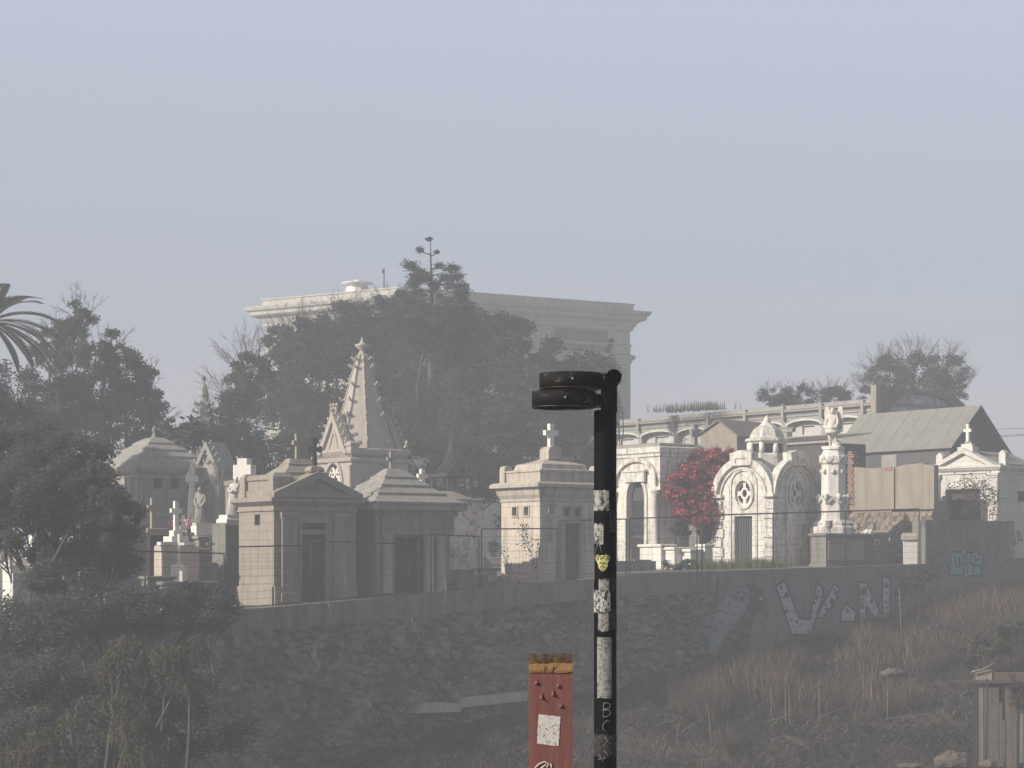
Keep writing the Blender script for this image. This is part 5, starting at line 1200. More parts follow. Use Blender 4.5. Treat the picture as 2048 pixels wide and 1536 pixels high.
# left group
LG = 'trees massed at the left edge of the cemetery'
tree('broadleaf_tree', 'hazy feathery tree with bare twigs above the left tree mass', 'tree', 165, 92, [(165,640,32,45,92),(140,690,45,50,92),(190,720,45,50,91),(100,700,40,45,93)], 13000, .12, .065, LEAF_M, .14, LG, 70, 1.0)
tree('broadleaf_tree', 'dark hazy tree sloping down to the pale spirelet', 'tree', 260, 88, [(232,690,32,45,88),(250,760,52,60,87),(295,780,40,60,87),(315,850,38,50,86),(200,800,70,80,87),(270,860,70,60,86)], 30000, .12, .065, LEAF_D, .2, LG, 50, .8)
tree('broadleaf_tree', 'broad dark tree filling the left edge below the palm', 'tree', 90, 54, [(50,900,90,80,54),(130,930,90,80,53),(40,985,80,60,52),(190,985,55,75,52),(240,1040,45,60,52),(120,1000,60,60,53.5),(20,1060,60,50,53)], 52000, .085, .045, LEAF_H, .12, LG, 20, .6, base=-6)
tree('broadleaf_tree', 'hazy tree behind the palm fronds at the left edge', 'tree', 70, 88, [(40,800,80,75,88),(120,810,80,80,87),(150,870,80,70,86),(60,880,80,70,86)], 26000, .13, .07, LEAF_D, .22, LG, 20, .7)
tree('broadleaf_tree', 'dim tree between the palm and the hazy crypt', 'tree', 15, 74, [(-10,840,60,70,74),(50,880,50,70,74),(0,930,80,60,74),(-115,640,55,60,73),(-110,730,60,70,73.5),(-150,690,60,70,72)], 30000, .11, .06, LEAF_D, .18, LG, 10, .6)  # crown lobes left of the frame are unseen, added to shade the hazy crypt
tree('magnolia_shrub', 'large leaved glossy shrub beside the hazy crypt', 'shrub', 385, 82, [(360,880,30,30,82),(395,865,32,28,82),(420,880,18,22,82),(335,860,14,16,82)], 900, .34, .15, LEAF_G, .06, None, 0, 1, 14, .5)
# palm
def palm():
    D = 84.0; c0 = P(-22, 645, D); zb = gz(-28, D); root = Vector((c0.x, c0.y, zb))
    o = thing('palm_tree', 'date palm with arching hazy fronds entering at the left edge', 'palm', root)
    top = c0-root
    b = MB(); b.tube([(0, 0, -.3), (0.03, 0, top.z*.5), top], [.34, .28, .3], 12); b.build('trunk', BARK, o)
    lf, rb = [], MB()
    spec = [(38,2.3,.55),(20,2.4,.5),(5,2.3,.4),(60,2.1,.6),(-8,2.1,.35),(-25,1.9,.2),(85,1.9,.7),(30,2.2,.1),(12,2.3,-.5),(48,2.2,-.4),(-15,2.1,-.5),(110,2.0,.4),(140,2.1,.3),(160,2.0,0),(-40,1.7,-.2),(175,2,-.4),(70,2,-.6),(-5,2.3,0),(195,1.9,.2)]; spec = [(q, w_*1.34, y_) for q, w_, y_ in spec]
    for el, L, dy in spec:
        a = R(el); dv = Vector((cos(a), dy, sin(a))).normalized(); p = Vector(top); v = dv.copy(); pts = [p.copy()]
        for i in range(14):
            v = (v+Vector((0, 0, -.075))).normalized(); p = p+v*L/14; pts.append(p.copy())
        rb.tube(pts, [.03*(1-i/15)+.006 for i in range(15)], 4)
        for i in range(1, 14):
            t = (pts[i+1]-pts[i]).normalized(); sd_ = t.cross(Vector((0, 0, 1))).normalized(); up = sd_.cross(t)
            for sg in (-1, 1):
                for h_ in (0, .17, .33, .5, .67, .83):
                    pp = pts[i].lerp(pts[i+1], h_); l = .58*sin(pi*min(1, (i+h_)/14*.8+.18))+.06
                    d = (t*.75+sd_*sg*.55+up*(.28)+Vector((0, 0, -.22))).normalized()
                    lf.append((pp+d*l/2, d*l/2, t.cross(d).normalized()*.0+ (t-d*t.dot(d)).normalized()*.034))
    rb.build('frond_stem', PALETWIG, o)
    quads('fronds', np.array([q[0] for q in lf]), np.array([q[1] for q in lf]), np.array([q[2] for q in lf]), LEAF_P, o)
palm()
# dark thicket in front of the wall at the lower left
def sg_(px, D): return zslope(*ts(X(px, D), D))
for lb_, px, D, lobes, n in (
    ('dark thicket tree at the left edge in front of the cemetery wall', 60, 54, [(-10,1010,70,80,54),(90,1010,60,60,54),(150,1060,80,80,53),(215,1110,70,70,53),(110,1160,60,40,52)], 26000),
    ('hazy dark thicket bush below the left fence', 240, 52, [(90,1190,60,60,53),(180,1150,70,50,53),(140,1085,55,50,53),(215,1080,50,50,52.5),(90,1120,40,40,53),(180,1220,110,60,52),(290,1230,90,60,52),(400,1225,70,55,53),(60,1270,120,80,51)], 48000),
    ('lowest dark thicket bush at the bottom left', 140, 47, [(90,1360,140,90,47),(250,1400,130,90,47),(380,1440,120,90,48),(60,1500,120,80,46),(250,1530,140,80,46)], 50000)):
    tree('thicket_bush', lb_, 'bush', px, D, lobes, n, .085, .045, LEAF_H, .1, 'dark bushes below the left fence', 20, .5, 22, .34, base=sg_(px, D))
tree('thicket_bush', 'low grey green shrub against the left base of the tan crypt', 'bush', 430, 59, [(410,1195,50,20,59),(370,1205,45,20,58.5),(445,1205,25,16,59.3)], 6000, .07, .035, LEAF_M, .05, None, 20, .4, base=-3)
# pepper trees with hanging olive foliage
def pepper(label, px, D, clumps, group):
    root = Vector((X(px, D), D, sg_(px, D)))
    o = thing('pepper_tree', label, 'tree', root, 0, group)
    b = MB(); P_, A_, B_ = [], [], []
    for (cx, cy, rx, ry) in clumps:
        k = D/FOC; c = P(cx, cy, D)-root
        limb(b, (0, 0, -.3), c, .09, .03, .12)
        for _ in range(int(rx*ry/16)):
            d = Vector(unit(1)[0]); st_ = c+Vector((d.x*rx*k, d.y*rx*k*.8, abs(d.z)*ry*k*.8+ry*k*.1)); L = ry*k*rnd.uniform(.45, 1.1)
            lean = Vector((rnd.gauss(0, .16), rnd.gauss(0, .16), -1)); m_ = int(L/.022)
            for i in range(m_):
                f = i/m_; p = st_+lean*L*f+Vector((d.x, d.y, 0))*.12*f*(1-f); s = 1 if i % 2 else -1
                a = Vector((s*rnd.uniform(.3, .9), rnd.uniform(-.8, .8), -.75)).normalized()*.045*rnd.uniform(.7, 1.3)
                P_.append(p+a); A_.append(a); B_.append(a.cross(Vector((rnd.gauss(0, 1), rnd.gauss(0, 1), .3))).normalized()*.011)
    quads('crown', np.array(P_), np.array(A_), np.array(B_), LEAF_O, o)
    b.build('trunk', BARK, o)
PG = 'olive pepper trees with hanging foliage'
pepper('olive pepper tree with drooping foliage, upper one at the lower left', 250, 45, [(250,1310,38,45),(225,1345,30,40),(335,1320,40,38),(380,1310,40,35),(360,1365,42,35),(300,1350,30,30)], PG)
pepper('olive pepper tree hanging at the bottom edge, right of the dark thicket', 270, 43.5, [(265,1455,40,60),(295,1500,45,55),(330,1500,30,40),(235,1410,30,30)], PG)
pepper('olive pepper tree at the bottom left corner', 70, 42, [(75,1500,40,45),(40,1520,40,40),(110,1510,35,40),(15,1480,20,30),(140,1450,26,30)], PG)
# bushes beyond the gallery and shed
tree('round_bush', 'low dark bushes beyond the gallery roof', 'bush', 1600, 122, [(1545,800,32,22,122),(1600,795,45,28,122),(1665,795,42,28,122)], 9000, .14, .06, LEAF_D, .1, None, 90, .7, base=5)
tree('round_tree', 'rounded brown green tree beyond the gallery at the right', 'tree', 1835, 120, [(1770,750,45,45,120),(1830,735,55,45,120),(1890,745,45,48,120),(1850,780,80,40,120),(1910,780,32,40,120),(1745,785,30,30,120)], 17000, .15, .07, LEAF_B, .16, None, 260, 1.1, base=3)
def tuft(name, label, cat, px, D, z, h, n, w, mat, group=None, spread=.3, lean=.35, y=0):
    n_ = n; a = rng.random(n_)*2*pi; l = h*(.5+.6*rng.random(n_)); x = rng.normal(size=(n_, 2))*spread
    tip = np.stack([x[:, 0]+np.cos(a)*l*lean*rng.random(n_), x[:, 1]+np.sin(a)*l*lean*rng.random(n_), l], 1)
    v = np.zeros((n_, 3, 3)); v[:, 0, :2] = x; v[:, 1, :2] = x; sdv = np.stack([np.cos(a+1.5), np.sin(a+1.5), a*0], 1)*w
    v[:, 0] -= sdv; v[:, 1] += sdv; v[:, 2] = tip
    o = mesh_np(name, v.reshape(-1, 3), 3, mat); o.location = (X(px, D), D+y, z)
    return tag(o, label, None, None, 'stuff')
g = 'grass tufts growing on the gallery roof'
for i, (px, py, D) in enumerate(((1345,815,110),(1395,812,109),(1420,810,108.5))):
    tuft('roof_grass_tuft', ['grass tuft on the gallery roof nearest the palace', 'middle grass tuft on the gallery roof', 'grass tuft on the gallery roof nearest the low bushes'][i], 'grass tuft', px, D+2, Z(py+9, D+2), .5, 160, .02, LEAF_B, g, .5)
# red bougainvillea
o = tree('bougainvillea', 'red flowering bougainvillea between the arched tomb and the domed chapel', 'shrub', 1395, 84, [(1400,935,50,38,83.2),(1440,925,32,35,84.5),(1375,960,36,38,82.3),(1415,985,44,38,82.3),(1368,1005,34,32,82),(1352,975,24,30,81.7),(1400,1020,42,30,82),(1428,1035,26,28,81.9),(1455,975,22,45,84.5)], 21000, .12, .085, LEAF_R, .08, None, 60, .5, 30, .26, .15)
pts, _ = crown_pts([lob(1390,1000,50,60,83.0), lob(1400,1050,60,40,82.6), lob(1420,960,45,50,83.6), lob(1425,1030,30,40,82.6)], 14000, 18, .36)
leaves('leaves', pts-np.array(o.location), .11, .06, LEAF_D, o)
tree('garden_shrub', 'low green shrub beside the white graves and domed chapel', 'shrub', 1360, 77.2, [(1350,1132,28,10,77.2),(1375,1128,18,12,77.2)], 2600, .06, .035, LEAF_G, .03, None, 0, 1, 10, .4)
GG = 'grass strips growing at the foot of the chapel'
for i, (px, D) in enumerate(((1425,77.6),(1500,78.4),(1525,78.6))):
    tuft('grass_strip', ['green grass left of the chapel door', 'green grass in front of the chapel door', 'green grass at the near chapel corner'][i], 'grass', px, D, gz(px, D), .38, 900, .012, GRASSG, GG, .42)
# sapling against the buff crypt, climbing plants on the temple tomb
def sapling(label, D, stems, n, ln, wd, mat, group=None, sp=.1, foot=1168, px=1060):
    root = Vector((X(px, D), D, Z(foot, D))); o = thing('sapling', label, 'plant', root, 0, group)
    b = MB(); pts = []
    for st_ in stems:
        q = [P(a, c, D)-root for a, c in st_]
        b.tube(q, [.016*(1-.6*i/len(q)) for i in range(len(q))], 4)
        for i in range(n):
            f = rnd.random()**.5*(len(q)-1); j = min(len(q)-2, int(f)); p = q[j].lerp(q[j+1], f-j)
            pts.append(p+Vector((rnd.gauss(0, sp), rnd.gauss(0, sp), rnd.gauss(0, sp))))
    b.build('stem', TWIG, o); leaves('leaves', np.array([tuple(p) for p in pts]), ln, wd, mat, o, .1)
    return o
sapling('leafy sapling leaning across the sunlit side of the buff crypt', 69.0, [[(1078,1168),(1066,1120),(1056,1085),(1050,1055)],[(1070,1140),(1078,1110),(1080,1085)],[(1038,1168),(1018,1130),(1004,1105),(990,1080)],[(1060,1105),(1046,1075),(1045,1050)]], 62, .095, .042, LEAF_M, None, .11)
sapling('brown climbing plant in front of the white temple tomb', 83.2, [[(1905,1045),(1900,1010),(1905,970)],[(1925,1045),(1930,1000),(1928,955)],[(1945,1045),(1950,1000),(1944,960)],[(1965,1045),(1972,1000),(1970,960)],[(1985,1045),(1988,1010),(1990,980)],[(1915,1045),(1935,1020),(1955,975)]], 260, .10, .045, LEAF_B, None, .16, 1045, 1940)
# dry stalks and twigs on the wall
WEED = flat('withered_weed', (.17, .15, .115), .9)
for i, (st_, lb_) in enumerate(([[[(1078,1285),(1062,1265),(1045,1262)],[(1050,1262),(1068,1235),(1082,1218)],[(1060,1290),(1064,1250),(1090,1230)]], 'pale dry weed hanging on the rubble wall near the wooden post'], [[[(628,1300),(640,1340),(672,1395)],[(655,1195),(662,1230),(668,1270)]], 'thin dry creeper on the rubble wall below the tan crypt'], [[[(822,1236),(832,1260),(840,1285)],[(892,1160),(890,1200),(886,1210)]], 'thin dry creeper on the wall below the columned crypt'], [[[(700,1235),(690,1160),(688,1120),(705,1080)],[(690,1160),(715,1140),(740,1160)]], 'bare twig climbing between the two stepped roof crypts'])):
    D = 62.2 if i else 66.2
    b = MB()
    for l in st_:
        b.tube([P(a, c, 62.0+(a-600)*.0075) for a, c in l], [.011, .009, .007, .005][:len(l)], 4)
    tag(b.build('dry_weed', WEED), lb_, 'weed')
# pale slab lying at the wall foot and other debris
tt = wt(835, 1420, .35); 
o = thing('concrete_beam', 'long pale broken concrete beam lying at the foot of the rubble wall', 'concrete beam', tuple(WA+WU*tt[0]-WN*.35)+(tt[1],), WROT)
b = MB(); b.plate([(0, -.1), (1.6, -.12), (1.62, .0), (4.2, .12), (4.2, .42), (1.7, .3), (1.6, .12), (.9, .2), (.3, .2), (.02, .08)], (), 0, .35); b.build('slab', stone('pale_beam_concrete', (.50, .47, .40), (.38, .36, .31), 1.5, (.22, .21, .18), .5), o)
def debris(label, px, py, D, r, seed, mat, sq=(1.4, 1, .7), group=None):
    b = MB(); b.rock((0, 0, 0), r, seed, sq); o = b.build('rubble_stone', mat); o.location = P(px, py, D); tag(o, label, 'rubble', group); return o
ROCK = stone('earthy_rubble', (.13, .105, .082), (.08, .068, .055), 4.0, None, spots=(.045, .04, .033), spamt=.8)
debris('tan broken masonry lump on the dry slope', 1785, 1345, 68.5, .22, 2, ROCK, (1.5, 1, .7))
debris('pale rock lump at the bottom right corner, largest of the pile', 1905, 1522, 60.5, .36, 4, ROCK)
debris('flat tan rock at the bottom right, right of the thin pole', 1985, 1528, 60.5, .26, 9, ROCK, (1.6, 1, .5))
debris('flat broken slab at the bottom right, left end of the pile', 1822, 1532, 60.8, .24, 14, ROCK, (1.7, .8, .35))
# ruined shed
D0 = 63.0; k = D0/FOC
o = place('ruined_shed', 'ruined plank shed with sagging roof slab at the lower right edge', 'shed', 1958, D0, Z(1505, D0), -6)
def rz(py): return (1505-py)*k
def rx_(px): return (px-1958)*k
cols = [stone('weathered_pale_board', (.22, .20, .155), (.13, .115, .09), 6, (.07, .062, .05), .8, spots=(.30, .28, .24), spamt=.5), stone('brown_board', (.17, .12, .09), (.11, .08, .06), 4, (.06, .045, .035), .6), stone('grey_board', (.135, .125, .10), (.085, .08, .068), 6, (.05, .047, .04), .8, spots=(.2, .19, .16), spamt=.5)]
x = 0.0
for q, (wd_, mi, lo_, hi) in enumerate(((.13,0,1500,1368),(.14,1,1512,1366),(.30,2,1486,1372),(.10,1,1515,1405),(.07,2,1500,1440),(.2,1,1510,1366),(.17,2,1500,1400),(.15,0,1490,1410),(.2,2,1508,1368),(.18,1,1502,1366),(.2,2,1500,1372))):
    b = MB(); b.box(x+.006, x+wd_-.006, rnd.uniform(-.02, .02), .05, rz(lo_)-.5, rz(hi)); b.build('board', cols[mi], o); x += wd_
MB().box(.02, x, .06, 2.0, rz(1505)-.5, rz(1368)).build('shed_body', DARK, o)
b = MB(); b.box(-.75, x+.3, -.12, -.03, rz(1366)+.003, rz(1361)+.02); b.build('lintel', BARK, o)
b = MB(); b.plate([(-.08, rz(1360)), (.36, rz(1360)), (.36, rz(1339)), (.1, rz(1343)), (-.08, rz(1345))], (), -.06, .1); b.build('fascia', PLAST, o)
b = MB(); b.plate([(.37, rz(1361)+.02), (x+.3, rz(1361)+.02), (x+.3, rz(1345)), (.37, rz(1345))], (), -.03, 1.5); b.build('roof', stone('rusty_brown_roofing', (.13, .095, .075), (.08, .062, .05), 3, None), o)
tree('dry_bush', 'reddish brown dry bush sprawling over the ruined shed roof', 'bush', 2030, 63.6, [(2010,1345,30,14,63.4),(2045,1335,26,20,63.6),(2035,1390,22,28,62.7)], 4200, .075, .03, LEAF_B, .04, None, 50, .5, base=-4)
b = MB(); b.tube([(-.22, -.15, rz(1343)), (-.1, -.15, rz(1341)), (.1, -.15, rz(1338)), (.42, -.15, rz(1325))], [.03, .02, .02, .02], 6); b.build('sheet_edge', CONC_LT, o)
o2 = place('thin_pole', 'thin dark pole standing in front of the ruined shed', 'pole', 1972, 62.4, Z(1545, 62.4), 0)
b = MB(); b.tube([(0, 0, -.3), (.01, 0, 1.3), (.03, 0, (1545-1360)*62.4/FOC)], .022, 8); b.ball((.03, 0, (1545-1360)*62.4/FOC), .035); b.ball((.01, 0, 1.55), .034); b.build('rod', IRON, o2)
tree('green_bush', 'dark green bush growing over the ruined shed roof', 'bush', 2020, 65, [(2020,1270,40,35,65),(1990,1300,35,28,65),(2045,1300,30,40,65)], 7000, .075, .045, LEAF_G, .05, None, 20, .4, base=-4)
tree('green_bush', 'yellowish bush just left of the ruined shed roof', 'bush', 1975, 66, [(1965,1290,30,26,66),(1935,1310,30,22,66)], 4000, .07, .04, LEAF_O, .05, None, 30, .5, base=-4)
# ------------------------------------------------------------------ grass of the slope
def grass(name, label, n, D0_, D1_, px0, px1, h0, h1, w, mat, lean=.35, dens=None):
    D = D0_+(D1_-D0_)*rng.random(n*3); px = px0+(px1-px0)*rng.random(n*3)
    x = (px-MID)/FOC*D
    t = (x-WA.x)*WU.x+(D-WA.y)*WU.y; s = (x-WA.x)*WN.x+(D-WA.y)*WN.y
    zf_ = np.interp(t, [q[0] for q in WFOOT], [q[1] for q in WFOOT])+.285*s
    ok = (s < -.28) & (s > -26)
    nn = np.array([noise.noise(Vector((a*.45, c*.45, 4.0))) for a, c in zip(x, D)])
    hh = np.array([noise.noise(Vector((a*.25, c*.25, 11.0))) for a, c in zip(x, D)])
    if dens is not None: ok &= dens(px, D, t, s, nn, x)
    idx = np.nonzero(ok)[0][:n]; x, D, z, hh, s = x[idx], D[idx], zf_[idx], hh[idx], s[idx]; m_ = len(idx)
    l = (h0+(h1-h0)*rng.random(m_)**1.6)*(1+.6*hh)*np.clip(.6-s*.3, .6, 1.15); a = rng.random(m_)*2*pi; ln = lean*(.3+rng.random(m_))
    z += .12*np.array([noise.fractal(Vector((q*.5, r_*.5, 0)), 1, 2, 4) for q, r_ in zip(x, D)])-.08
    base = np.stack([x, D, z], 1); d = np.stack([np.cos(a)*ln, np.sin(a)*ln, np.ones(m_)], 1)*l[:, None]
    sd_ = np.stack([np.cos(a+1.6+rng.random(m_)), np.sin(a+1.6+rng.random(m_)), np.zeros(m_)], 1)*w*(.6+.8*rng.random((m_, 1)))
    mid = base+d*.55+np.array((0, 0, 1.0))*l[:, None]*.04; tip = base+d; tip[:, 2] -= (ln*l*.25)
    v = np.stack([base-sd_, base+sd_, mid+sd_*.7, tip, mid-sd_*.7], 1)
    o = mesh_np(name, v.reshape(-1, 3), 5, mat)
    return tag(o, label, None, None, 'stuff')
grass('dry_grass', 'tall dry reddish brown grass along the upper slope', 62000, 60, 83, 1180, 2120, .35, 1.0, .010, GRASS, .32, lambda px, D, t, s, nn, x: (s > -6.5) & (nn > -.30+.07*np.abs(s)) & (px > 1270+(-s)*30))
GRASS2 = leafmat('matted_dry_grass', [(.045, .043, .032), (.10, .086, .06), (.20, .165, .115)], .2, .35)
grass('matted_grass', 'matted dry grass and weeds over the lower slope', 90000, 52, 82, 560, 2120, .15, .5, .012, GRASS2, .9, lambda px, D, t, s, nn, x: (nn > -.45) & (px > 700+40*nn))
GRASS3 = leafmat('green_weed_blade', [(.035, .04, .022), (.06, .064, .034), (.095, .09, .05)], .2, .35)
grass('green_weeds', 'dull green weeds in patches on the slope', 60000, 52, 80, 620, 2120, .12, .45, .016, GRASS3, .8, lambda px, D, t, s, nn, x: nn < .02)
# single tall stalks and dry branches
b = MB()
for _ in range(26):
    px = rnd.uniform(1330, 2060); s = -rnd.uniform(.4, 8)
    k_ = (px-MID)/FOC; a0 = WA+WN*s; t = (k_*a0.y-a0.x)/(WU.x-k_*WU.y); p = a0+WU*t; z = zslope(t, s)
    h = rnd.uniform(.7, 1.7); dx = rnd.gauss(0, .1)
    b.tube([(p.x, p.y, z), (p.x+dx*.4, p.y, z+h*.6), (p.x+dx, p.y, z+h)], [.010, .008, .004], 3, None, True, False)
tag(b.build('tall_stalks', PALETWIG), 'scattered tall pale dry stalks rising from the slope grass', None, None, 'stuff')
b = MB()
for _ in range(420):
    px = rnd.uniform(1230, 2040); D = rnd.uniform(56, 72); x = X(px, D); t, s = ts(x, D)
    if s > -1: continue
    z = zslope(t, s)+.1; a = rnd.uniform(-.9, .9)+(pi if rnd.random() < .5 else 0); L = rnd.uniform(.25, 1.1)
    p = Vector((x, D, z)); q = p+Vector((cos(a)*L, rnd.gauss(0, .2), rnd.uniform(-.3, .7)*L)); q.z = max(q.z, z-.3)
    limb(b, p, q, .010, .004, .25, 4, 3)
tag(b.build('dry_branches', stone('dry_branch', (.27, .23, .175), (.16, .135, .105), 4, None)), 'tangled dry branches lying over the slope', None, None, 'stuff')
pts = []
for _ in range(130):
    px = rnd.uniform(1130, 2060); D = rnd.uniform(55, 78); x = X(px, D); t, s = ts(x, D)
    if s > -.8: continue
    z = zslope(t, s); r = rnd.uniform(.2, .6); n = int(900*r)
    g_ = rng.normal(size=(n, 3))*np.array((r*.6, r*.6, r*.32)); g_[:, 2] = np.abs(g_[:, 2])
    pts.append(g_+np.array((x, D, z-.05)))
tag(leaves('low_scrub', np.concatenate(pts), .11, .03, leafmat('scrub_leaf', [(.03, .032, .02), (.06, .056, .038), (.10, .088, .06)], .2, .8), None, -.2, .8), 'low dark scrub and weeds scattered over the slope', None, None, 'stuff')
# weeds clinging to the rubble wall
n = 9000; t = rng.random(n)*22-2; zt = np.interp(t, [q[0] for q in WTOP], [q[1] for q in WTOP])-.75; zb = np.interp(t, [q[0] for q in WFOOT], [q[1] for q in WFOOT])
z = zb+(zt-zb)*rng.random(n)**1.2; nn = np.array([noise.noise(Vector((a*.7, c*.9, 21))) for a, c in zip(t, z)]); ok = nn > .08
t, z = t[ok], z[ok]; pts = np.stack([WA.x+WU.x*t-WN.x*.2, WA.y+WU.y*t-WN.y*.2, z], 1)+rng.normal(size=(len(t), 3))*.06
lv = leaves('wall_weeds', pts, .15, .03, GRASS2, None, .35); tag(lv, 'withered weeds and moss clinging to the rubble wall', None, None, 'stuff')
# ------------------------------------------------------------------ foreground: steel pole with hoops, wooden post
D0 = 10.5; k = D0/FOC; px0 = 1210.5; gy = -1.62
rp_ = 22.6*k
o = thing('steel_pole', 'black sticker covered steel pole with two hoops and an open tube at its top', 'pole', (X(px0, D0), D0, gy))
def pz(py): return Z(py, D0)-gy
def pX(px): return (px-px0)*k
b = MB(); b.lathe([(rp_, -.2), (rp_, pz(823)), (rp_-.004, pz(821))], 40); b.build('pole', BLACKP, o)
b = MB(); xc = pX(1218); b.lathe([(16.6*k, pz(825)), (16.6*k, pz(770))], 28, (xc, 0, 0)); b.build('upper_pole', BLACKP, o)
b = MB(); c0 = (pX(1223.5), -.16, pz(761)); ro, ri = 15.6*k, 13.6*k
n = 28; prof = [(ro, -.2), (ri, -.2), (ri, .2), (ro, .2)]
vs = [(c0[0]+r*cos(2*pi*i/n), y, c0[2]+r*sin(2*pi*i/n)) for r, y in prof for i in range(n)]
b.add(vs, [(q*n+i, q*n+(i+1) % n, ((q+1) % 4)*n+(i+1) % n, ((q+1) % 4)*n+i) for q in range(4) for i in range(n)], None, True); tube_ = b.build('open_tube', BLACKP, o)
b = MB(); b.lathe([(ri-.0003, 0), (ri-.0003, .012)], 24, (0, 0, 0), Matrix.Translation((c0[0], .12, c0[2])) @ Matrix.Rotation(R(90), 4, 'X')); b.build('tube_stop', STEELIN, tube_)
b = MB(); b.tube([(pX(1203), -.03, pz(750.5)), (pX(1243), -.03, pz(750.5))], 2.6*k, 10); b.lathe([(4.2*k, 0), (4.2*k, .012)], 6, (0, 0, 0), Matrix.Translation((pX(1206), -.03, pz(750.5))) @ Matrix.Rotation(R(90), 4, 'Y')); b.build('bolt', IRON, o)
RIMS = [splotch('rusty_rim', (.02, .018, .016), (.20, .11, .06), 9, .46, .62, .8), splotch('pale_rim', (.02, .02, .02), (.18, .17, .15), 9, .42, .6, .8)]
for lab, pxc, r, zlo, zhi, yy in (('upper hoop with rust along its lower rim', 1141.5, 63.0*k, .845, .917, .0), ('lower hoop with pale scraped paint', 1127.5, 63.6*k, .757, .832, .02)):
    b = MB(); n = 56; t = .006; prof = [(r, zlo), (r, zhi), (r-t, zhi), (r-t, zlo)]
    cx = pX(pxc)
    vs = [(cx+q*cos(2*pi*i/n), yy+q*sin(2*pi*i/n), z-gy) for q, z in prof for i in range(n)]
    b.add(vs, [(q*n+i, q*n+(i+1) % n, ((q+1) % 4)*n+(i+1) % n, ((q+1) % 4)*n+i) for q in range(4) for i in range(n)], None, True)
    h = b.build('hoop', HOOP, o); h['label'] = lab
    b = MB(); b.tube([(cx+(r-.003)*cos(R(q)), yy+(r-.003)*sin(R(q)), zlo-gy-.0005) for q in range(0, 361, 6)], .0034, 6); b.build('hoop_rim', RIMS.pop(0), h)
    b = MB(); b.box(cx+r-.012, pX(1207), yy-.012, yy+.012, zlo-gy+.012, zhi-gy-.012); b.build('hoop_arm', BLACKP, h)
    b = MB(); b.ball((cx+r*cos(R(-88)), yy+r*sin(R(-88)), (zlo+zhi)/2-gy), .006); b.build('hoop_bolt', CONC_LT, h)
b = MB(); b.box(pX(1186), pX(1203), .028, .034, pz(815), pz(783)); b.build('bracket_plate', flat('galvanised_plate', (.30, .30, .29), .5, .3), o)
# torn stickers wrapped round the pole
def wrap(name, mat, x0, x1, y0, y1, dr=.0012, n=14, ragged=0.0):
    b = MB(); r = rp_+dr
    a0 = math.asin(max(-1, min(1, (x0-px0)/22.6))); a1 = math.asin(max(-1, min(1, (x1-px0)/22.6)))
    vs = []
    for i in range(n+1):
        a = a0+(a1-a0)*i/n
        j0 = ragged*rnd.uniform(-1, 1)*k; j1 = ragged*rnd.uniform(-1, 1)*k
        vs += [(r*sin(a), -r*cos(a), pz(y1)+j0), (r*sin(a), -r*cos(a), pz(y0)+j1)]
    b.add(vs, [(2*i, 2*i+2, 2*i+3, 2*i+1) for i in range(n)], None, True)
    return b.build(name, mat, o)
TORN = splotch('torn_paper_sticker', (.010, .010, .010), (.30, .295, .275), 38, .42, .52, .8)
TORN2 = splotch('scraped_paper_sticker', (.016, .016, .016), (.27, .265, .25), 60, .34, .52, .8)
TORN3 = splotch('faded_dark_sticker', (.012, .012, .012), (.06, .058, .055), 60, .42, .6, .8)
TORN4 = splotch('foil_sticker', (.02, .02, .02), (.46, .45, .42), 80, .46, .55, .5, (1, 1, .7))
wrap('torn_sticker', TORN, 1187.8, 1217, 981, 1022, .0012, 14, 1.5)
wrap('torn_sticker', TORN3, 1217.5, 1232.8, 1024, 1066, .001, 8, 1)
wrap('torn_sticker', TORN, 1188.2, 1206, 1048, 1088, .0013, 8, 2.5)
wrap('torn_sticker', TORN3, 1197, 1232.6, 1157, 1181, .001, 12, 1)
wrap('torn_sticker', TORN2, 1197, 1217, 1158, 1180, .0016, 12, 2)
wrap('foil_sticker', TORN4, 1187.95, 1220, 1180, 1224, .0018, 14, 1.5)
wrap('torn_sticker', TORN3, 1214, 1232.7, 1218, 1260, .001, 8, 0.5)
wrap('torn_sticker', TORN2, 1196, 1216, 1226, 1262, .0012, 12, 2)
wrap('paper_strip', TORN2, 1194, 1222.5, 1274, 1395, .0012, 12, .8)
wrap('torn_sticker', TORN3, 1187.9, 1232.7, 1467, 1512, .001, 20, 2)
# yellow skull shaped sticker
def on_pole(px, py, dr=.002):
    a = math.asin(max(-.99, min(.99, (px-px0)/22.6))); r = rp_+dr
    return Vector((r*sin(a), -r*cos(a), pz(py)))
def wrap_poly(name, mat, poly, dr):
    b = MB(); ys = [p[1] for p in poly]; n = 40
    for i in range(n):
        ya, yb = [min(ys)+(max(ys)-min(ys))*q/n for q in (i, i+1)]; ym = (ya+yb)/2
        hit = sorted(p[0]+(q[0]-p[0])*(ym-p[1])/(q[1]-p[1]) for p, q in zip(poly, poly[1:]+poly[:1]) if (p[1] > ym) != (q[1] > ym))
        for x0, x1 in zip(hit[::2], hit[1::2]):
            m_ = max(2, int((x1-x0)/2))
            for j in range(m_):
                u, v_ = x0+(x1-x0)*j/m_, x0+(x1-x0)*(j+1)/m_
                b.add([on_pole(u, ya, dr), on_pole(v_, ya, dr), on_pole(v_, yb, dr), on_pole(u, yb, dr)], [(0, 3, 2, 1)])
    return b.build(name, mat, o)
sk_ = [(1192,1112),(1196,1109),(1198,1112),(1203,1110.5),(1208,1111),(1212,1108),(1213.5,1111),(1217,1111),(1219,1116),(1217,1122),(1214.5,1125),(1214,1132),(1211,1138),(1206,1142),(1201,1141),(1197,1136),(1196,1130),(1194.5,1125),(1192.5,1121),(1191,1116)]
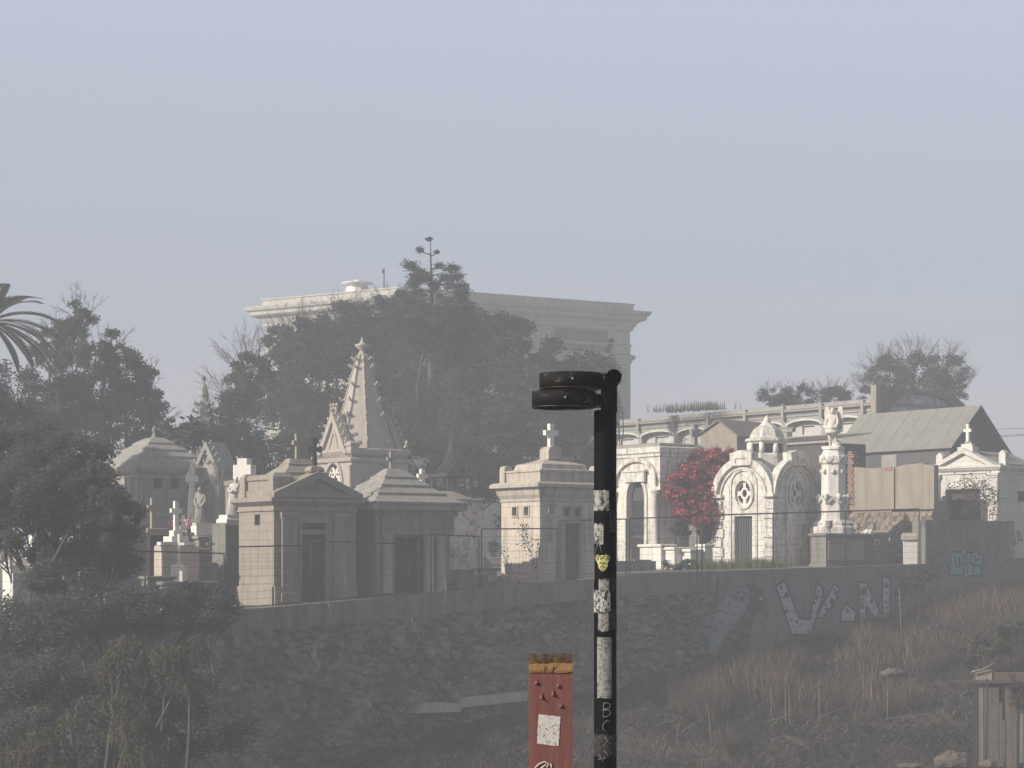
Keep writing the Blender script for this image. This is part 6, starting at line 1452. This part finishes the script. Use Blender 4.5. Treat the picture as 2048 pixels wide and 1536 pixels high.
skl = wrap_poly('skull_sticker', splotch('yellow_printed_sticker', (.30, .28, .06), (.52, .49, .24), 120, .42, .56, .5), sk_, .0022)
b = MB()
for l in ([(1193,1116),(1196,1113),(1197,1118),(1194,1119)],[(1199,1113),(1203,1117),(1207,1113)],[(1203,1117),(1200,1119)],[(1212,1113),(1216,1114),(1215,1119),(1212,1117)],[(1199,1128),(1201,1124),(1204,1129),(1206,1124),(1209,1127)],[(1200,1134),(1204,1132),(1209,1135)],[(1202,1138),(1206,1139)]):
    b.tube([on_pole(a, c, .0028) for a, c in l], .0021, 5)
b.build('sticker_print', IRON, skl)
# scratched letters
b = MB()
for l in ([(1206,1405),(1206.5,1418),(1205,1432)],[(1206,1405),(1214,1404),(1220,1408),(1218,1414),(1208,1418)],[(1208,1418),(1218,1419),(1220,1426),(1213,1432),(1205,1432)],[(1202,1419),(1212,1415)],
          [(1220,1441),(1212,1440),(1205,1447),(1205,1456),(1211,1463)],
          [(1207,1470),(1214,1480),(1220,1486)],[(1221,1472),(1212,1482),(1205,1490)],[(1206,1482),(1222,1476)],
          [(1196,1517),(1208,1515),(1220,1505)],[(1207,1500),(1214,1508),(1222,1503)],[(1199,1512),(1206,1522)]):
    b.tube([on_pole(a, c, .0008) for a, c in l], .0012, 5)
b.build('scratched_letters', flat('scratched_paint', (.32, .29, .27), .8), o)
b = MB()
for l in ([(1196,1086),(1191,1100),(1188.6,1125),(1189,1150),(1188.4,1168)],[(1198,1088),(1203,1106)]): b.tube([on_pole(a, c, .001) for a, c in l], .0016, 5)
b.build('paint_drip', flat('grey_paint_drip', (.20, .20, .19), .8), o)
# wooden post
D1 = 5.8; k1 = D1/FOC; w = 86.5*k1; d = .105
wp = thing('wooden_post', 'square red painted wooden post with raw slanted top and torn white label', 'post', (X(1101.5, D1), D1, gy))
def wz(py): return Z(py, D1)-gy
m, nt, bs = new_mat('red_painted_wood'); raw, v = coords(nt)
c = mix(nt, ramp(nt, noise_tex(nt, v, 1.0, 6, .65, .4, (40, 40, 3.5)), [(.3, 0.0), (.7, 1.0)]), (.145, .052, .042), (.225, .085, .068))
c = mix(nt, ramp(nt, noise_tex(nt, v, 14, 5, .7, .5), [(.52, 0.0), (.7, .8)]), c, (.10, .062, .042))
c = mix(nt, ramp(nt, noise_tex(nt, v, 1.0, 4, .6, 0, (130, 130, 5)), [(.62, 0.0), (.72, .55)]), c, (.07, .03, .026))
nt.links.new(c, bs.inputs['Base Color']); bs.inputs['Roughness'].default_value = .7
bp = N(nt, 'ShaderNodeBump', Strength=.5, Distance=.004); nt.links.new(noise_tex(nt, v, 1.0, 5, .7, .3, (60, 60, 4)), bp.inputs['Height']); nt.links.new(bp.outputs[0], bs.inputs['Normal'])
REDW = m
m, nt, bs = new_mat('raw_end_wood'); raw, v = coords(nt)
c = mix(nt, ramp(nt, noise_tex(nt, v, 1.0, 5, .65, .5, (30, 12, 60)), [(.35, 0.0), (.7, 1.0)]), (.26, .145, .05), (.15, .085, .036))
c = mix(nt, ramp(nt, noise_tex(nt, v, 30, 5, .75), [(.55, 0.0), (.68, .8)]), c, (.05, .04, .03))
nt.links.new(c, bs.inputs['Base Color']); bs.inputs['Roughness'].default_value = .85
RAWW = m
b = MB(); ztf, ztb = wz(1341), wz(1341)+.036; e = .003
b.rings([(-w/2, -d/2), (w/2, -d/2), (w/2, d/2), (-w/2, d/2)], [(-e, -.2), (0, -.195), (0, ztf-.004)], None, False, True)
b.build('post', REDW, wp)
b = MB(); n = 12; vs, fs, vt, ft = [], [], [], []
for i in range(n+1):
    x = -w/2+w*i/n; j = rnd.uniform(-.0012, .0012)
    vs += [(x, -d/2-.0022+rnd.uniform(-.0005, .0005), ztf-.003+j), (x, -d/2-.002, ztf+.004+j), (x, -d/2+.008, ztf+.021+rnd.uniform(-.0015, .0015)), (x, d/2-.004, ztf+.019), (x, d/2+.001, ztf-.003)]; vt += [(x, -d/2+.008, ztf+.0212), (x, -d/2+.014, ztf+.034+rnd.uniform(-.0015, .0015)), (x, d/2-.002, wz(1312)+.004+rnd.uniform(-.001, .001)), (x, d/2-.003, ztf+.0195)]
for i in range(n):
    for q in range(4): fs.append((5*i+q, 5*i+5+q, 5*i+6+q, 5*i+1+q))
    fs.append((5*i+4, 5*i+9, 5*i+5, 5*i))
    for q in range(3): ft.append((4*i+q, 4*i+4+q, 4*i+5+q, 4*i+1+q))
fs += [(0, 1, 2, 3, 4), (5*n+4, 5*n+3, 5*n+2, 5*n+1, 5*n)]
b.add(vs, fs); rw = b.build('raw_top', RAWW, wp)
ft += [(0, 1, 2, 3), (4*n+3, 4*n+2, 4*n+1, 4*n)]
MB().add(vt, ft).build('weathered_edge', splotch('weathered_dark_wood', (.15, .085, .035), (.03, .022, .016), 40, .38, .58, .9), rw)
b = MB()
for x0, x1 in ((1088, 1089.5), (1106, 1105)): b.tube([((x0-1101.5)*k1, -d/2-.0012, ztf+.016), ((x1-1101.5)*k1, -d/2-.0022, ztf-.002)], .0012, 4)
b.build('end_crack', DARK, wp)
for px, py, big in ((1073,1364,0),(1116,1370,0),(1082,1390,1),(1105,1384,1),(1121,1410,0)):
    c = MB(); x = (px-1101.5)*k1; z = wz(py)
    if big: c.add([(x-.005, -d/2-.0005, z-.006), (x+.006, -d/2-.0005, z-.007), (x+.001, -d/2-.0005, z+.010), (x+.001, -d/2-.009, z-.006)], [(0, 3, 2), (3, 1, 2), (0, 1, 3)])
    else: c.ball((x, -d/2-.001, z), .0055, .004, .0055, 10, 6)
    c.build('nail_head' if not big else 'wood_splinter', REDW, wp)
def on_post(px, py): return ((px-1101.5)*k1, wz(py))
b = MB(); pl = []
cor = [(1077,1426),(1120,1430),(1116,1489),(1073.5,1484)]
for (a, c), (a2, c2) in zip(cor, cor[1:]+cor[:1]):
    for i in range(14): f = i/14; pl.append(on_post(a+(a2-a)*f+rnd.uniform(-1, 1), c+(c2-c)*f+rnd.uniform(-1, 1)))
b.plate(pl, (), -d/2-.0012, -d/2-.0003); b.build('torn_label', splotch('torn_white_label', (.17, .065, .05), (.62, .6, .56), 110, .38, .46, .85), wp)
b = MB()
for l in ([(1070,1532),(1078,1524),(1088,1520),(1098,1524),(1092,1531)],[(1080,1534),(1090,1526),(1096,1534)],[(1101,1524),(1103,1534)]):
    q = [on_post(*p) for p in l]; b.tube([(x, -d/2-.0008, z) for x, z in q], .0022, 5)
b.build('white_scribble', flat('white_marker', (.55, .5, .45), .8), wp)
b = MB()
# ------------------------------------------------------------------ end
